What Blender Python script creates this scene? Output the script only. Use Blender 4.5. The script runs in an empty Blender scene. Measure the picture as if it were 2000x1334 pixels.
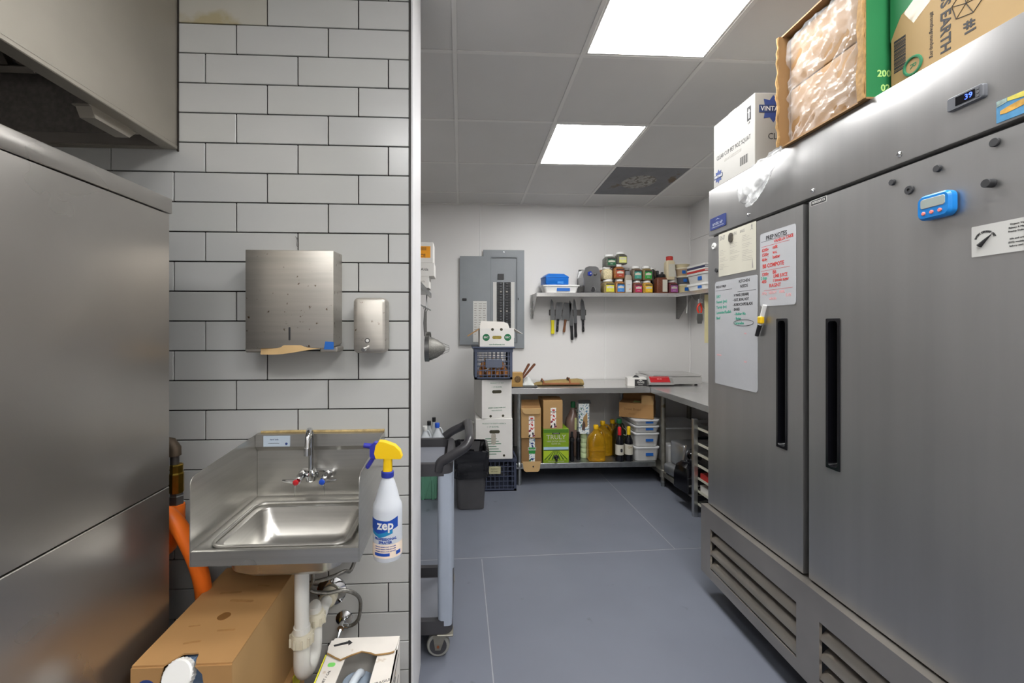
import bpy, bmesh, math, random
from mathutils import Vector, Matrix
random.seed(7)
R = math.radians
scene = bpy.context.scene
C = scene.collection

# ------------------------------------------------------------------ camera, world, exposure
F, CX, CY, H, PSI = 850.0, 945.0, 638.0, 1.42, R(3.04)      # focal length and principal point in pixels of 2000x1334
cam_d = bpy.data.cameras.new('camera')
cam = bpy.data.objects.new('camera', cam_d)
C.objects.link(cam)
cam_d.sensor_width = 36.0
cam_d.lens = F / 2000 * 36
cam_d.shift_x = (1000 - CX) / 2000
cam_d.shift_y = -(667 - CY) / 2000
cam_d.clip_start = 0.02
cam.location = (0, 0, H)
cam.rotation_euler = (R(90), 0, -PSI)
scene.camera = cam
world = bpy.data.worlds.new('world')
scene.world = world
world.use_nodes = True
world.node_tree.nodes['Background'].inputs[0].default_value = (0.8, 0.85, 0.9, 1)
world.node_tree.nodes['Background'].inputs[1].default_value = 0.03
scene.view_settings.view_transform = 'Standard'
scene.view_settings.look = 'None'
scene.view_settings.exposure = 0.0
scene.view_settings.gamma = 1.0
scene.view_settings.use_curve_mapping = False
PANEL_LIGHT = 26.0           # emission of the ceiling light panels

# ------------------------------------------------------------------ helpers
def ray(px, py):
    x, u = (px - CX) / F, (CY - py) / F
    return (x * math.cos(PSI) + math.sin(PSI), -x * math.sin(PSI) + math.cos(PSI), u)
def at(px, py, Y):
    d = ray(px, py); t = Y / d[1]
    return Vector((d[0] * t, Y, H + d[2] * t))
def atx(px, py, X):
    d = ray(px, py); t = X / d[0]
    return Vector((X, d[1] * t, H + d[2] * t))
def atz(px, py, z):
    d = ray(px, py); t = (z - H) / d[2]
    return Vector((d[0] * t, d[1] * t, z))
def T(x=0, y=0, z=0): return Matrix.Translation((x, y, z))
def RX(a): return Matrix.Rotation(R(a), 4, 'X')
def RY(a): return Matrix.Rotation(R(a), 4, 'Y')
def RZ(a): return Matrix.Rotation(R(a), 4, 'Z')
def S(x, y, z): return Matrix.Diagonal((x, y, z, 1))

def lin(h):
    h = h.lstrip('#')
    out = []
    for i in (0, 2, 4):
        v = int(h[i:i + 2], 16) / 255
        out.append(v / 12.92 if v <= 0.04045 else ((v + 0.055) / 1.055) ** 2.4)
    return tuple(out)

MATS = {}
def mat(name, col, rough=0.5, metal=0.0, var=0.06, scale=6.0, bump=0.0, bscale=60.0, trans=0.0, emit=0.0,
        stretch=None, spots=None, coat=0.0, rvar=0.0, alpha=1.0, ior=1.45, spotscale=14.0, spotcut=0.66):
    """procedural material: noise tint, optional stains (spots), stretched grain and relief"""
    if name in MATS: return MATS[name]
    m = bpy.data.materials.new(name); m.use_nodes = True
    nt = m.node_tree; N = nt.nodes; L = nt.links
    b = N['Principled BSDF']
    c = lin(col) if isinstance(col, str) else col
    tc = N.new('ShaderNodeTexCoord')
    src = tc.outputs['Object']
    if stretch:
        mp = N.new('ShaderNodeMapping'); mp.inputs['Scale'].default_value = stretch
        L.new(src, mp.inputs['Vector']); src = mp.outputs['Vector']
    nz = N.new('ShaderNodeTexNoise'); nz.inputs['Scale'].default_value = scale; nz.inputs['Detail'].default_value = 4
    L.new(src, nz.inputs['Vector'])
    rp = N.new('ShaderNodeValToRGB')
    rp.color_ramp.elements[0].position = 0.2; rp.color_ramp.elements[1].position = 0.8; rp.color_ramp.interpolation = 'EASE'
    rp.color_ramp.elements[0].color = tuple(max(0, v * (1 - var)) for v in c) + (1,)
    rp.color_ramp.elements[1].color = tuple(min(1, v * (1 + var)) for v in c) + (1,)
    L.new(nz.outputs['Fac'], rp.inputs['Fac'])
    out = rp.outputs['Color']
    if spots:
        n2 = N.new('ShaderNodeTexNoise'); n2.inputs['Scale'].default_value = spotscale; n2.inputs['Detail'].default_value = 5
        L.new(tc.outputs['Object'], n2.inputs['Vector'])
        r2 = N.new('ShaderNodeValToRGB')
        r2.color_ramp.elements[0].position = spotcut; r2.color_ramp.elements[1].position = min(1.0, spotcut + 0.06)
        L.new(n2.outputs['Fac'], r2.inputs['Fac'])
        mx = N.new('ShaderNodeMix'); mx.data_type = 'RGBA'
        mx.inputs['B'].default_value = lin(spots) + (1,)
        L.new(out, mx.inputs['A']); L.new(r2.outputs['Color'], mx.inputs['Factor'])
        out = mx.outputs['Result']
    L.new(out, b.inputs['Base Color'])
    b.inputs['Roughness'].default_value = rough
    if rvar:
        n3 = N.new('ShaderNodeTexNoise'); n3.inputs['Scale'].default_value = 3.0; n3.inputs['Detail'].default_value = 3
        L.new(tc.outputs['Object'], n3.inputs['Vector'])
        mr = N.new('ShaderNodeMapRange'); mr.inputs['From Min'].default_value = 0.1; mr.inputs['From Max'].default_value = 0.9
        mr.inputs['To Min'].default_value = rough - rvar; mr.inputs['To Max'].default_value = rough + rvar
        L.new(n3.outputs['Fac'], mr.inputs['Value']); L.new(mr.outputs['Result'], b.inputs['Roughness'])
    b.inputs['Metallic'].default_value = metal
    b.inputs['IOR'].default_value = ior
    b.inputs['Transmission Weight'].default_value = trans
    b.inputs['Coat Weight'].default_value = coat
    b.inputs['Alpha'].default_value = alpha
    if bump:
        n4 = N.new('ShaderNodeTexNoise'); n4.inputs['Scale'].default_value = bscale; n4.inputs['Detail'].default_value = 3
        L.new(src, n4.inputs['Vector'])
        bp = N.new('ShaderNodeBump'); bp.inputs['Strength'].default_value = bump; bp.inputs['Distance'].default_value = 0.002
        L.new(n4.outputs['Fac'], bp.inputs['Height']); L.new(bp.outputs['Normal'], b.inputs['Normal'])
    if emit:
        L.new(out, b.inputs['Emission Color']); b.inputs['Emission Strength'].default_value = emit
    MATS[name] = m
    return m

class MB:
    """collects shapes in one bmesh; build() links them as one mesh object"""
    def __init__(s): s.bm = bmesh.new()
    def add(s, verts, faces, M=None):
        vs = [s.bm.verts.new(M @ Vector(v) if M else Vector(v)) for v in verts]
        for f in faces:
            try: s.bm.faces.new([vs[i] for i in f])
            except ValueError: pass
        return s
    def box(s, x0, x1, y0, y1, z0, z1, bev=0.0, seg=1, M=None):
        b = bmesh.new()
        v = [b.verts.new(p) for p in ((x0,y0,z0),(x1,y0,z0),(x1,y1,z0),(x0,y1,z0),(x0,y0,z1),(x1,y0,z1),(x1,y1,z1),(x0,y1,z1))]
        for f in ((3,2,1,0),(4,5,6,7),(0,1,5,4),(1,2,6,5),(2,3,7,6),(3,0,4,7)): b.faces.new([v[i] for i in f])
        if bev > 0:
            bmesh.ops.bevel(b, geom=b.edges[:] , offset=bev, segments=seg, profile=0.5, affect='EDGES', clamp_overlap=True)
        s.merge(b, M); return s
    def merge(s, b, M=None):
        b.verts.index_update()
        nv = [s.bm.verts.new(M @ v.co if M else v.co) for v in b.verts]
        for f in b.faces:
            try: s.bm.faces.new([nv[v.index] for v in f.verts])
            except ValueError: pass
        b.free()
    def cbox(s, c, size, bev=0.0, seg=1, M=None):
        return s.box(c[0]-size[0]/2, c[0]+size[0]/2, c[1]-size[1]/2, c[1]+size[1]/2, c[2]-size[2]/2, c[2]+size[2]/2, bev, seg, M)
    def loops(s, rings, cap0=True, cap1=True, M=None, closed=True):
        n = len(rings[0])
        rv = [[s.bm.verts.new(M @ Vector(p) if M else Vector(p)) for p in r] for r in rings]
        for a, b in zip(rv[:-1], rv[1:]):
            for i in range(n if closed else n - 1):
                j = (i + 1) % n
                try: s.bm.faces.new((a[i], a[j], b[j], b[i]))
                except ValueError: pass
        if cap0:
            try: s.bm.faces.new(list(reversed(rv[0])))
            except ValueError: pass
        if cap1:
            try: s.bm.faces.new(rv[-1])
            except ValueError: pass
        return s
    def lathe(s, prof, n=20, M=None, cap0=True, cap1=True, a0=0.0, a1=360.0):
        full = abs(a1 - a0) >= 360
        k = n if full else n + 1
        rings = [[(r * math.cos(R(a0 + (a1 - a0) * i / n)), r * math.sin(R(a0 + (a1 - a0) * i / n)), z) for i in range(k)] for r, z in prof]
        return s.loops(rings, cap0 and full, cap1 and full, M, closed=full)
    def cyl(s, p0, p1, r0, r1=None, n=14, caps=True):
        return s.tube([p0, p1], [r0, r0 if r1 is None else r1], n, caps)
    def tube(s, pts, r, n=10, caps=True, closed=False):
        pts = [Vector(p) for p in pts]
        if not isinstance(r, (list, tuple)): r = [r] * len(pts)
        rings = []; up = None
        m = len(pts)
        for i, p in enumerate(pts):
            if closed: d = pts[(i + 1) % m] - pts[i - 1]
            else: d = pts[min(i + 1, m - 1)] - pts[max(i - 1, 0)]
            d.normalize()
            if up is None:
                up = Vector((0, 0, 1)) if abs(d.z) < 0.9 else Vector((1, 0, 0))
            u = up - d * up.dot(d)
            if u.length < 1e-6: u = d.orthogonal()
            u.normalize(); w = d.cross(u); up = u
            rings.append([tuple(p + (u * math.cos(2 * math.pi * k / n) + w * math.sin(2 * math.pi * k / n)) * r[i]) for k in range(n)])
        if closed:
            rings.append(rings[0]); return s.loops(rings, False, False)
        return s.loops(rings, caps, caps)
    def prism(s, poly, axis, a, b, M=None):
        """poly in the plane normal to axis: 'X' -> (y,z), 'Y' -> (x,z), 'Z' -> (x,y)"""
        def p3(q, t):
            return {'X': (t, q[0], q[1]), 'Y': (q[0], t, q[1]), 'Z': (q[0], q[1], t)}[axis]
        return s.loops([[p3(q, a) for q in poly], [p3(q, b) for q in poly]], True, True, M)
    def rloft(s, rings, k=4, M=None, cap0=True, cap1=True):
        """loft of rounded rectangles: each ring (cx, cy, z, half width, half depth, radius)"""
        out = []
        for cx, cy, z, hw, hd, rad in rings:
            out.append([(cx + x, cy + y, z) for x, y in rrect(hw, hd, rad, k)])
        return s.loops(out, cap0, cap1, M)
    def build(s, name, m, parent=None, loc=None, rot=None, smooth=35, M=None):
        bmesh.ops.remove_doubles(s.bm, verts=s.bm.verts[:], dist=1e-6)
        bmesh.ops.recalc_face_normals(s.bm, faces=s.bm.faces[:])
        me = bpy.data.meshes.new(name)
        s.bm.to_mesh(me); s.bm.free()
        if smooth:
            me.shade_smooth(); me.set_sharp_from_angle(angle=R(smooth))
        return link(name, me, m, parent, loc, rot)

def rrect(hw, hd, rad, k=4):
    rad = min(rad, hw * 0.999, hd * 0.999)
    pts = []
    for sx, sy, a0 in ((1, 1, 0), (-1, 1, 90), (-1, -1, 180), (1, -1, 270)):
        for i in range(k + 1):
            a = R(a0 + 90 * i / k)
            pts.append((sx * (hw - rad) + rad * math.cos(a), sy * (hd - rad) + rad * math.sin(a)))
    return pts

def link(name, me, m, parent=None, loc=None, rot=None):
    o = bpy.data.objects.new(name, me)
    if m is not None:
        me.materials.clear(); me.materials.append(m)
    C.objects.link(o)
    if parent: o.parent = parent
    if loc is not None: o.location = loc
    if rot is not None: o.rotation_euler = rot
    return o

def thing(name, label, cat, loc=(0, 0, 0), rotz=0.0, group=None, rot=None):
    o = bpy.data.objects.new(name, None); C.objects.link(o)
    o.empty_display_size = 0.05
    o.location = loc
    o.rotation_euler = rot if rot else (0, 0, rotz)
    return tag(o, label, cat, group)
def tag(o, label, cat=None, group=None):
    o['label'] = label
    if cat: o['category'] = cat
    if group: o['group'] = group
    return o
def struct(o, label=None):
    o['kind'] = 'structure'
    if label: o['label'] = label
    return o

FRONT = RX(90)                    # text facing -Y
def text(s, size, m, parent, M, name='lettering', ext=0.0003, align='CENTER', sx=1.0, wrap=None, bold=0.0):
    cu = bpy.data.curves.new('lettering', 'FONT')
    cu.body = s; cu.size = size; cu.align_x = align; cu.align_y = 'CENTER'; cu.extrude = ext
    cu.resolution_u = 2; cu.offset = bold
    ob = bpy.data.objects.new('lettering_source', cu)
    me = bpy.data.meshes.new_from_object(ob)
    bpy.data.objects.remove(ob); bpy.data.curves.remove(cu)
    for v in me.vertices:
        co = Vector((v.co.x * sx, v.co.y, v.co.z))
        if wrap:                  # around a vertical cylinder of radius wrap, facing -Y
            a = co.x / wrap
            co = Vector((math.sin(a) * (wrap + co.z), -math.cos(a) * (wrap + co.z), co.y))
            v.co = M @ co
        else:
            v.co = M @ co
    me.name = name
    return link(name, me, m, parent)

def copy_tree(o, parent=None):
    c = o.copy(); C.objects.link(c)
    c.parent = parent
    for ch in o.children: copy_tree(ch, c)
    return c

# ------------------------------------------------------------------ materials
STEEL = mat('brushed_steel', '#a3a2a0', 0.30, 1.0, 0.10, 3.0, bump=0.10, bscale=90, stretch=(1, 1, 40), rvar=0.08)
STEELH = mat('table_steel', '#cdccca', 0.24, 0.76, 0.05, 3.0, rvar=0.05)
FRSTEEL = mat('fridge_steel', '#a9a8a7', 0.35, 0.84, 0.05, 1.5, bump=0.025, bscale=60, stretch=(10, 10, 0.5), rvar=0.05)
KSTEEL = mat('kick_steel', '#b0aaa2', 0.34, 0.85, 0.12, 3.0, rvar=0.08)
OVSTEEL = mat('oven_steel', '#aaa6a1', 0.29, 0.93, 0.08, 2.0, stretch=(1, 1, 0.4), rvar=0.05)
HDSTEEL = mat('hood_steel', '#aba59a', 0.48, 0.75, 0.10, 2.5, bump=0.05, bscale=120, spots='#6b5f4c', spotscale=220, spotcut=0.74)
DKSTEEL = mat('dark_steel', '#6a6765', 0.5, 0.9, 0.15, 9, bump=0.1)
SINK = mat('sink_steel', '#b8b6b1', 0.29, 0.88, 0.06, 4, stretch=(0.6, 1, 24), rvar=0.04)
DISP = mat('dispenser_steel', '#b4afa7', 0.40, 0.85, 0.08, 3, bump=0.06, bscale=90, stretch=(1, 1, 20), spots='#5d4a35', spotscale=55, spotcut=0.665)
CHROME = mat('chrome', '#d6d7d9', 0.08, 1.0, 0.02)
GALV = mat('galvanised', '#a3a6a6', 0.4, 1.0, 0.15, 30)
GALVD = mat('galvanised_worn', '#99958a', 0.5, 0.9, 0.2, 18, spots='#6d5a3c', spotscale=9, spotcut=0.62)
ALU = mat('aluminium', '#c4c5c4', 0.38, 1.0, 0.06)
TILE = mat('white_tile', '#b9b9b7', 0.22, 0, 0.03, 2.0, spots=None, bump=0.02, bscale=8)
TILE2 = mat('white_tile_warm', '#b9b9b6', 0.24, 0, 0.03, 2.0, bump=0.02, bscale=8)
TILES = mat('stained_tile', '#b5b2a8', 0.3, 0, 0.06, 3.0, spots='#a89d7e', spotscale=4, spotcut=0.52)
GROUT = mat('dark_grout', '#1d1a19', 0.9, 0, 0.15, 30)
FRP = mat('white_wall_panel', '#dcdad8', 0.42, 0, 0.02, 1.5, bump=0.12, bscale=55)
SEAMW = mat('white_seam_strip', '#e0dfdd', 0.4, 0, 0.02)
CEILT = mat('vinyl_ceiling_tile', '#cfcdca', 0.6, 0, 0.02, 3, bump=0.05, bscale=150)
CEILG = mat('ceiling_grid_white', '#dad8d4', 0.5, 0, 0.02)
FLOOR = mat('grey_floor', '#686c77', 0.42, 0, 0.06, 2.2, rvar=0.08, bump=0.03, bscale=30, spots='#585c66', spotscale=9, spotcut=0.68)
FSEAM = mat('floor_seam', '#8e8f93', 0.5, 0, 0.1, 20)
BASEB = mat('dark_cove_base', '#33343c', 0.5, 0, 0.08)
KRAFT = mat('kraft_card', '#a98050', 0.75, 0, 0.07, 5, bump=0.12, bscale=40, spots='#8f6636', spotscale=7, spotcut=0.68)
KRAFT2 = mat('kraft_card_pale', '#b08c5c', 0.75, 0, 0.05, 5, bump=0.1, bscale=40)
KRAFTD = mat('kraft_card_dark', '#8a6942', 0.75, 0, 0.07, 5, bump=0.12, bscale=40)
KRAFTI = mat('kraft_inside', '#8f6a41', 0.8, 0, 0.07, 6)
CORR = mat('torn_card_edge', '#96764a', 0.9, 0, 0.25, 60, bump=0.5, bscale=120)
WCARD = mat('white_card', '#dcd9d4', 0.65, 0, 0.04, 6, bump=0.06, bscale=50)
WCARDW = mat('white_card_worn', '#d8d2ca', 0.7, 0, 0.06, 12, bump=0.1, bscale=50, spots='#b9a68f', spotscale=16, spotcut=0.62)
BLACK = mat('black_plastic', '#1b1b1d', 0.38, 0, 0.1)
BLACKG = mat('black_gloss', '#101014', 0.16, 0, 0.1)
INK = mat('dark_ink', '#2b2a2c', 0.7, 0, 0.05)
INKB = mat('blue_ink', '#2c3f78', 0.7, 0, 0.05)
INKG = mat('green_ink', '#1f6b45', 0.7, 0, 0.05)
INKR = mat('red_ink', '#c03a33', 0.7, 0, 0.05)
INKT = mat('teal_ink', '#3c9c84', 0.7, 0, 0.05)
INKRF = mat('faded_red_ink', '#d59a9a', 0.7, 0, 0.1)
INKGR = mat('faded_grey_ink', '#9a9690', 0.7, 0, 0.1)
WHITE = mat('white_plastic', '#e3e2df', 0.4, 0, 0.03)
WPAPER = mat('white_paper', '#cbcac6', 0.7, 0, 0.03)
CREAM = mat('cream_paper', '#c5c1b2', 0.7, 0, 0.03)
WBOARD = mat('whiteboard', '#b7b8bb', 0.25, 0, 0.03, 6)
BLUE = mat('blue_tape', '#1f62b5', 0.5, 0, 0.08)
GREYP = mat('grey_plastic', '#55565a', 0.5, 0, 0.06)
CLEARB = mat('cloudy_bin', '#c4c3c0', 0.35, 0, 0.04, 5)
CLEARL = mat('cloudy_lid', '#d6d6d6', 0.3, 0, 0.03)
# ================================================================== THE SETTING
XL, XR, YN, YB = -2.2, 2.43, -2.6, 4.49          # room shell
XW = -0.85                                       # side wall of the rear room
YT, XT = 1.55, -0.178                            # tiled partition: face and free end
CZ, CSL = 2.927, 0.0553                          # ceiling height at Y=0 and fall towards the rear
def cz(Y): return CZ - CSL * Y

floor = struct(MB().box(XL - .1, XR + .1, YN - .1, YB + .1, -0.1, 0).build('floor', FLOOR, smooth=0), 'grey coated floor with thin seams')
def seam(a, b):
    a, b = Vector(a), Vector(b); d = (b - a).normalized(); n = Vector((-d.y, d.x, 0)) * 0.0025
    MB().loops([[tuple(a + n + Vector((0, 0, z))), tuple(a - n + Vector((0, 0, z))), tuple(b - n + Vector((0, 0, z))), tuple(b + n + Vector((0, 0, z)))]
                for z in (-0.001, 0.0006)]).build('floor_seam', FSEAM, floor, smooth=0)
p1_, p2_ = atz(886, 1092, 0), atz(1375, 1070, 0)
d_ = p2_ - p1_
seam(p1_ - d_ * 0.6, p2_ + d_ * 0.7)
q1_, q2_ = atz(941, 1092, 0), atz(964, 1334, 0)
seam(q1_, q2_ + (q2_ - q1_) * 2.5)
seam(atz(1160, 912, 0), atz(1318.5, 1072.5, 0))

def wall(name, x0, x1, y0, y1, z1=3.05, m=FRP):
    return struct(MB().box(x0, x1, y0, y1, 0, z1).build(name, m, smooth=0))
wall_back = wall('wall_back', XW - .1, XR + .1, YB + .006, YB + .12)
edges = [XW, at(938, 600, YB).x, at(1182, 600, YB).x, XR]
for a, b in zip(edges[:-1], edges[1:]):
    MB().box(a + .003, b - .003, YB, YB + .006, 0.0, 2.9).build('wall_panel', FRP, wall_back, smooth=0)
for a in edges[1:3]:
    MB().box(a - .008, a + .008, YB - .003, YB + .004, 0, 2.9, .0015).build('seam_strip', SEAMW, wall_back)
wall_right = wall('wall_right', XR + .006, XR + .12, YN, YB)
zc_ = 2.33
for z0, z1 in ((0, zc_ - .002), (zc_ + .002, 2.95)):
    for y0, y1 in ((YN, 0.6), (0.606, 2.4), (2.406, YB)):
        MB().box(XR, XR + .006, y0, y1, z0, z1).build('wall_panel', FRP, wall_right, smooth=0)
MB().box(XR - .012, XR + .001, YB - .012, YB + .001, 0, 2.72, .004).build('corner_strip', SEAMW, wall_right)
wall('wall_left', XW - .12, XW, 1.84, YB)
wall('wall_kitchen', XL - .12, XL, YN, YT)
wall('wall_near', XL, XR, YN - .12, YN)
struct(MB().box(XW, XR, YB - .014, YB, 0, 0.11, .004).build('baseboard_back', BASEB))
struct(MB().box(XR - .014, XR, 2.35, YB - .014, 0, 0.11, .004).build('baseboard_right', BASEB))

# ---- tiled partition
part = struct(MB().box(XL, XT, YT + .006, YT + .29, 0, 3.05).build('wall_partition', GROUT, smooth=0), 'white subway tiled partition with dark grout')
PH = 0.1026; Z0 = at(803, 60.5, YT).z                # row joints
PW = 0.3125; XJ = at(522, 30, YT).x                  # joint of row 0 (above Z0)
full_tile = None
row = -7
for k in range(-5, 25):
    zt = Z0 + PH * (1 - k); zb = zt - PH
    if zb < -0.02 or zb > 2.9: continue
    zt2, zb2 = zt - .0020, max(zb, 0.0) + .0020
    x0 = XJ - (k % 3) * PW / 3
    i0 = math.floor((-1.42 - x0) / PW)
    for i in range(i0, i0 + 7):
        a, b = x0 + i * PW, x0 + (i + 1) * PW
        a2, b2 = max(a, -1.42), min(b, XT - .003)
        if b2 - a2 < 0.008: continue
        m_ = TILES if (k == 0 and i == -1) else (TILE if (i + k) % 3 else TILE2)
        w, h = b2 - a2 - .0042, zt2 - zb2
        MB().box(-w / 2, w / 2, -.007, .004, -h / 2, h / 2, .0012).build('tile', m_, part, loc=((a2 + b2) / 2, YT + .006 + random.uniform(-.0004, .0004), (zt2 + zb2) / 2), smooth=0)
struct(MB().box(XT + .002, XT + .010, YT + .002, YT + .292, 0, 2.95, .001).build('trim_1', mat('white_end_cap', '#dcdbdc', 0.35, 0, 0.02), smooth=0), 'white end cap of the tiled wall')
struct(MB().box(XT - .004, XT + .002, YT - .003, YT + .01, 0, 2.95).build('trim_2', mat('dark_edge_trim', '#3a3836', 0.5, 0.4), smooth=0), 'dark metal tile edge')

# ---- ceiling (falls slightly towards the rear), everything in its own tilted frame
CROT = (-math.atan(CSL), 0, 0)
ceiling = struct(MB().box(XL, XR, YN, YB + .05, 0.02, 0.06).build('ceiling', CEILT, loc=(0, 0, CZ), rot=CROT, smooth=0), 'suspended ceiling of white vinyl tiles')
gx = [-0.03 + 0.65 * i for i in range(-4, 5)]
gy = [2.205 + 0.652 * i for i in range(-8, 5)]
GXL = [XL] + [x for x in gx if XL < x < XR] + [XR]
GYL = [YN] + [y for y in gy if YN < y < YB] + [YB + .02]
lights = []; vent_cell = None
def near_(a, b): return abs(a - b) < 0.05
for i in range(len(GXL) - 1):
    for j in range(len(GYL) - 1):
        xa, xb, ya, yb = GXL[i], GXL[i + 1], GYL[j], GYL[j + 1]
        if near_(xa, 0.62) and any(near_(ya, y) for y in (2.857, 1.553, 0.249, -1.055, -2.359)):
            lights.append((xa, xb, ya, yb)); continue
        if near_(xa, -0.68) and any(near_(ya, y) for y in (-1.055,)):  # unseen extra panel, added as fill to brighten the refrigerator steel
            lights.append((xa, xb, ya, yb)); continue
        if near_(xa, 1.27) and near_(ya, 3.509):
            vent_cell = (xa, xb, ya, yb); continue
        MB().box(xa + .0125, xb - .0125, ya + .0125, yb - .0125, 0.004, 0.014).build('ceiling_tile', CEILT, ceiling, smooth=0)
for x in GXL[1:-1]:
    MB().box(x - .012, x + .012, YN, YB, 0.0, 0.012, .0015).build('grid_bar', CEILG, ceiling, smooth=0)
for y in GYL[1:-1]:
    MB().box(XL, XR, y - .012, y + .012, 0.0008, 0.012, .0015).build('grid_bar', CEILG, ceiling, smooth=0)
MB().box(XW, XR, YB - .024, YB, -0.002, 0.012, .001).build('wall_angle', CEILG, ceiling, smooth=0)
MB().box(XR - .024, XR, 1.9, YB, -0.002, 0.012, .001).build('wall_angle', CEILG, ceiling, smooth=0)

LIGHTM = mat('lit_diffuser', '#fcfcfb', 0.5, 0, 0.005, emit=PANEL_LIGHT)
lab = {2.857: 'lit square ceiling panel light nearest the grey stained vent', 1.553: 'large lit square ceiling panel light at the top edge above the refrigerator'}
for n, (xa, xb, ya, yb) in enumerate(lights):
    y_ = min(lab, key=lambda k: abs(k - ya))
    l_ = lab[y_] if abs(y_ - ya) < .05 else ('lit ceiling panel light behind the viewer, %s, outside the frame' % ('added fill over the cooking side' if xa < 0 else ('nearest the refrigerator' if ya > 0 else ('second from the refrigerator' if ya > -2 else 'farthest from the refrigerator'))))
    t = thing('ceiling_light', l_, 'ceiling light', Matrix.Translation((0, 0, CZ)) @ (Matrix.Rotation(CROT[0], 4, 'X') @ Vector(((xa + xb) / 2, (ya + yb) / 2, 0))), group='square ceiling panel lights', rot=CROT)
    w, d = (xb - xa) / 2 - .012, (yb - ya) / 2 - .012
    f = MB()
    for a in ((-w, w, -d, -d + .012), (-w, w, d - .012, d), (-w, -w + .012, -d + .012, d - .012), (w - .012, w, -d + .012, d - .012)):
        f.box(a[0], a[1], a[2], a[3], .002, .014)
    f.build('frame', CEILG, t, smooth=0)
    MB().box(-w + .012, w - .012, -d + .012, d - .012, .006, .012).build('diffuser', LIGHTM, t, smooth=0)
xa, xb, ya, yb = vent_cell
t = thing('ceiling_vent', 'grey stained square ceiling vent with a pale round diffuser', 'vent', Matrix.Translation((0, 0, CZ)) @ (Matrix.Rotation(CROT[0], 4, 'X') @ Vector(((xa + xb) / 2, (ya + yb) / 2, 0))), rot=CROT)
VENTM = mat('sooty_vent_panel', '#77777a', 0.7, 0, 0.12, 5, spots='#6a5a49', spotscale=5, spotcut=0.60)
MB().box(-.31, .31, -.31, .31, .003, .013).build('panel', VENTM, t, smooth=0)
MB().lathe([(.15, .003), (.14, -.001), (.10, -.004), (.05, -.006)], 28).build('diffuser', mat('dusty_diffuser', '#a09d98', 0.8, 0, 0.2, 18, spots='#77726b', spotscale=22, spotcut=.5), t)

# ================================================================== COOKING SIDE (left)
XO = -0.785
ov = thing('oven', 'tall stainless steel oven side panel under the hood at the left', 'oven', (XO, 0.75, 0))
MB().box(-.95, -.012, -.45, .465, .12, 1.762).build('body', DKSTEEL, ov, smooth=0)
for (z0, z1, nm, o_) in ((0.12, .989, 'lower_panel', 0.0), (.9925, 1.723, 'upper_panel', 0.0)):
    MB().box(-.014, o_, -.452, .468, z0, z1, .0015).build(nm, OVSTEEL, ov)
MB().box(-.956, .004, -.456, .474, 1.7245, 1.766, .003, 2).build('top_band', OVSTEEL, ov)
for x in (-.88, -.08):
    for y in (-.38, .40): MB().lathe([(.022, 0), (.025, .01), (.018, .03), (.018, .125)], 14, M=T(x, y, 0)).build('foot', GALV, ov)

hz0 = at(348, 293, YT).z; XH = at(348, 293, YT).x
hd = thing('exhaust_hood', 'stainless steel exhaust hood hanging above the oven against the tiles', 'hood', (XH, YT, hz0))
HT = cz(YT) - hz0 - 0.01
MB().box(-.014, 0, -1.65, -.004, 0.012, HT, .001).build('side_panel', HDSTEEL, hd, smooth=0)
MB().box(-.045, .001, -1.65, -.004, 0, .013, .002).build('side_lip', HDSTEEL, hd, smooth=0)
MB().box(-1.2, -.045, -.03, -.004, 0.0, .004).build('rear_lip', HDSTEEL, hd, smooth=0)
MB().box(-1.2, -.014, -.030, -.024, 0.004, .040, .001).build('rear_gutter', KSTEEL, hd, smooth=0)
MB().box(-1.2, -.014, -.022, -.006, 0.03, HT).build('rear_panel', mat('sooty_steel', '#7d7873', 0.6, 0.3, 0.2, 60, bump=0.2, bscale=200), hd, smooth=0)
MB().box(-1.2, -.014, -1.65, -.022, HT - .02, HT).build('roof_panel', DKSTEEL, hd, smooth=0)
MB().box(-1.2, 0, -1.664, -1.65, 0.0, HT, .001).build('front_panel', HDSTEEL, hd, smooth=0)
# grease cup tray along the inner side lip
gc = MB().prism([(-.30, .0), (-.285, -.028), (-.16, -.028), (-.13, .0)], 'X', -.085, -.044).build('grease_tray', HDSTEEL, hd, smooth=0)
MB().box(-.089, -.042, -.307, -.122, -.002, .002, .001).build('flange', HDSTEEL, gc, smooth=0)
MB().box(-.001, .0035, -.006, -.0005, -.006, HT, .0).build('sealant_line', mat('black_sealant', '#241d18', .8, 0, .3, 60), hd, smooth=0)
FM = mat('greasy_filter_steel', '#8b857c', 0.35, 1.0, 0.15, 12)
fp_ = at(78, 143, 1.44) - hd.location
FMX = T(*fp_) @ RX(38)
fl = MB().box(-.62, .0, -.018, .018, 0, .022, .002, M=FMX).build('filter', FM, hd)
MB().box(-.62, 0, -.018, .018, .34, .36, .002, M=FMX).build('top_rail', FM, fl)
for i in range(11):
    MB().box(-.016, .016, -.014, .014, .02, .34, .008, 2, M=FMX @ T(-.03 - .055 * i, 0, 0)).build('baffle', FM, fl)

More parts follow.
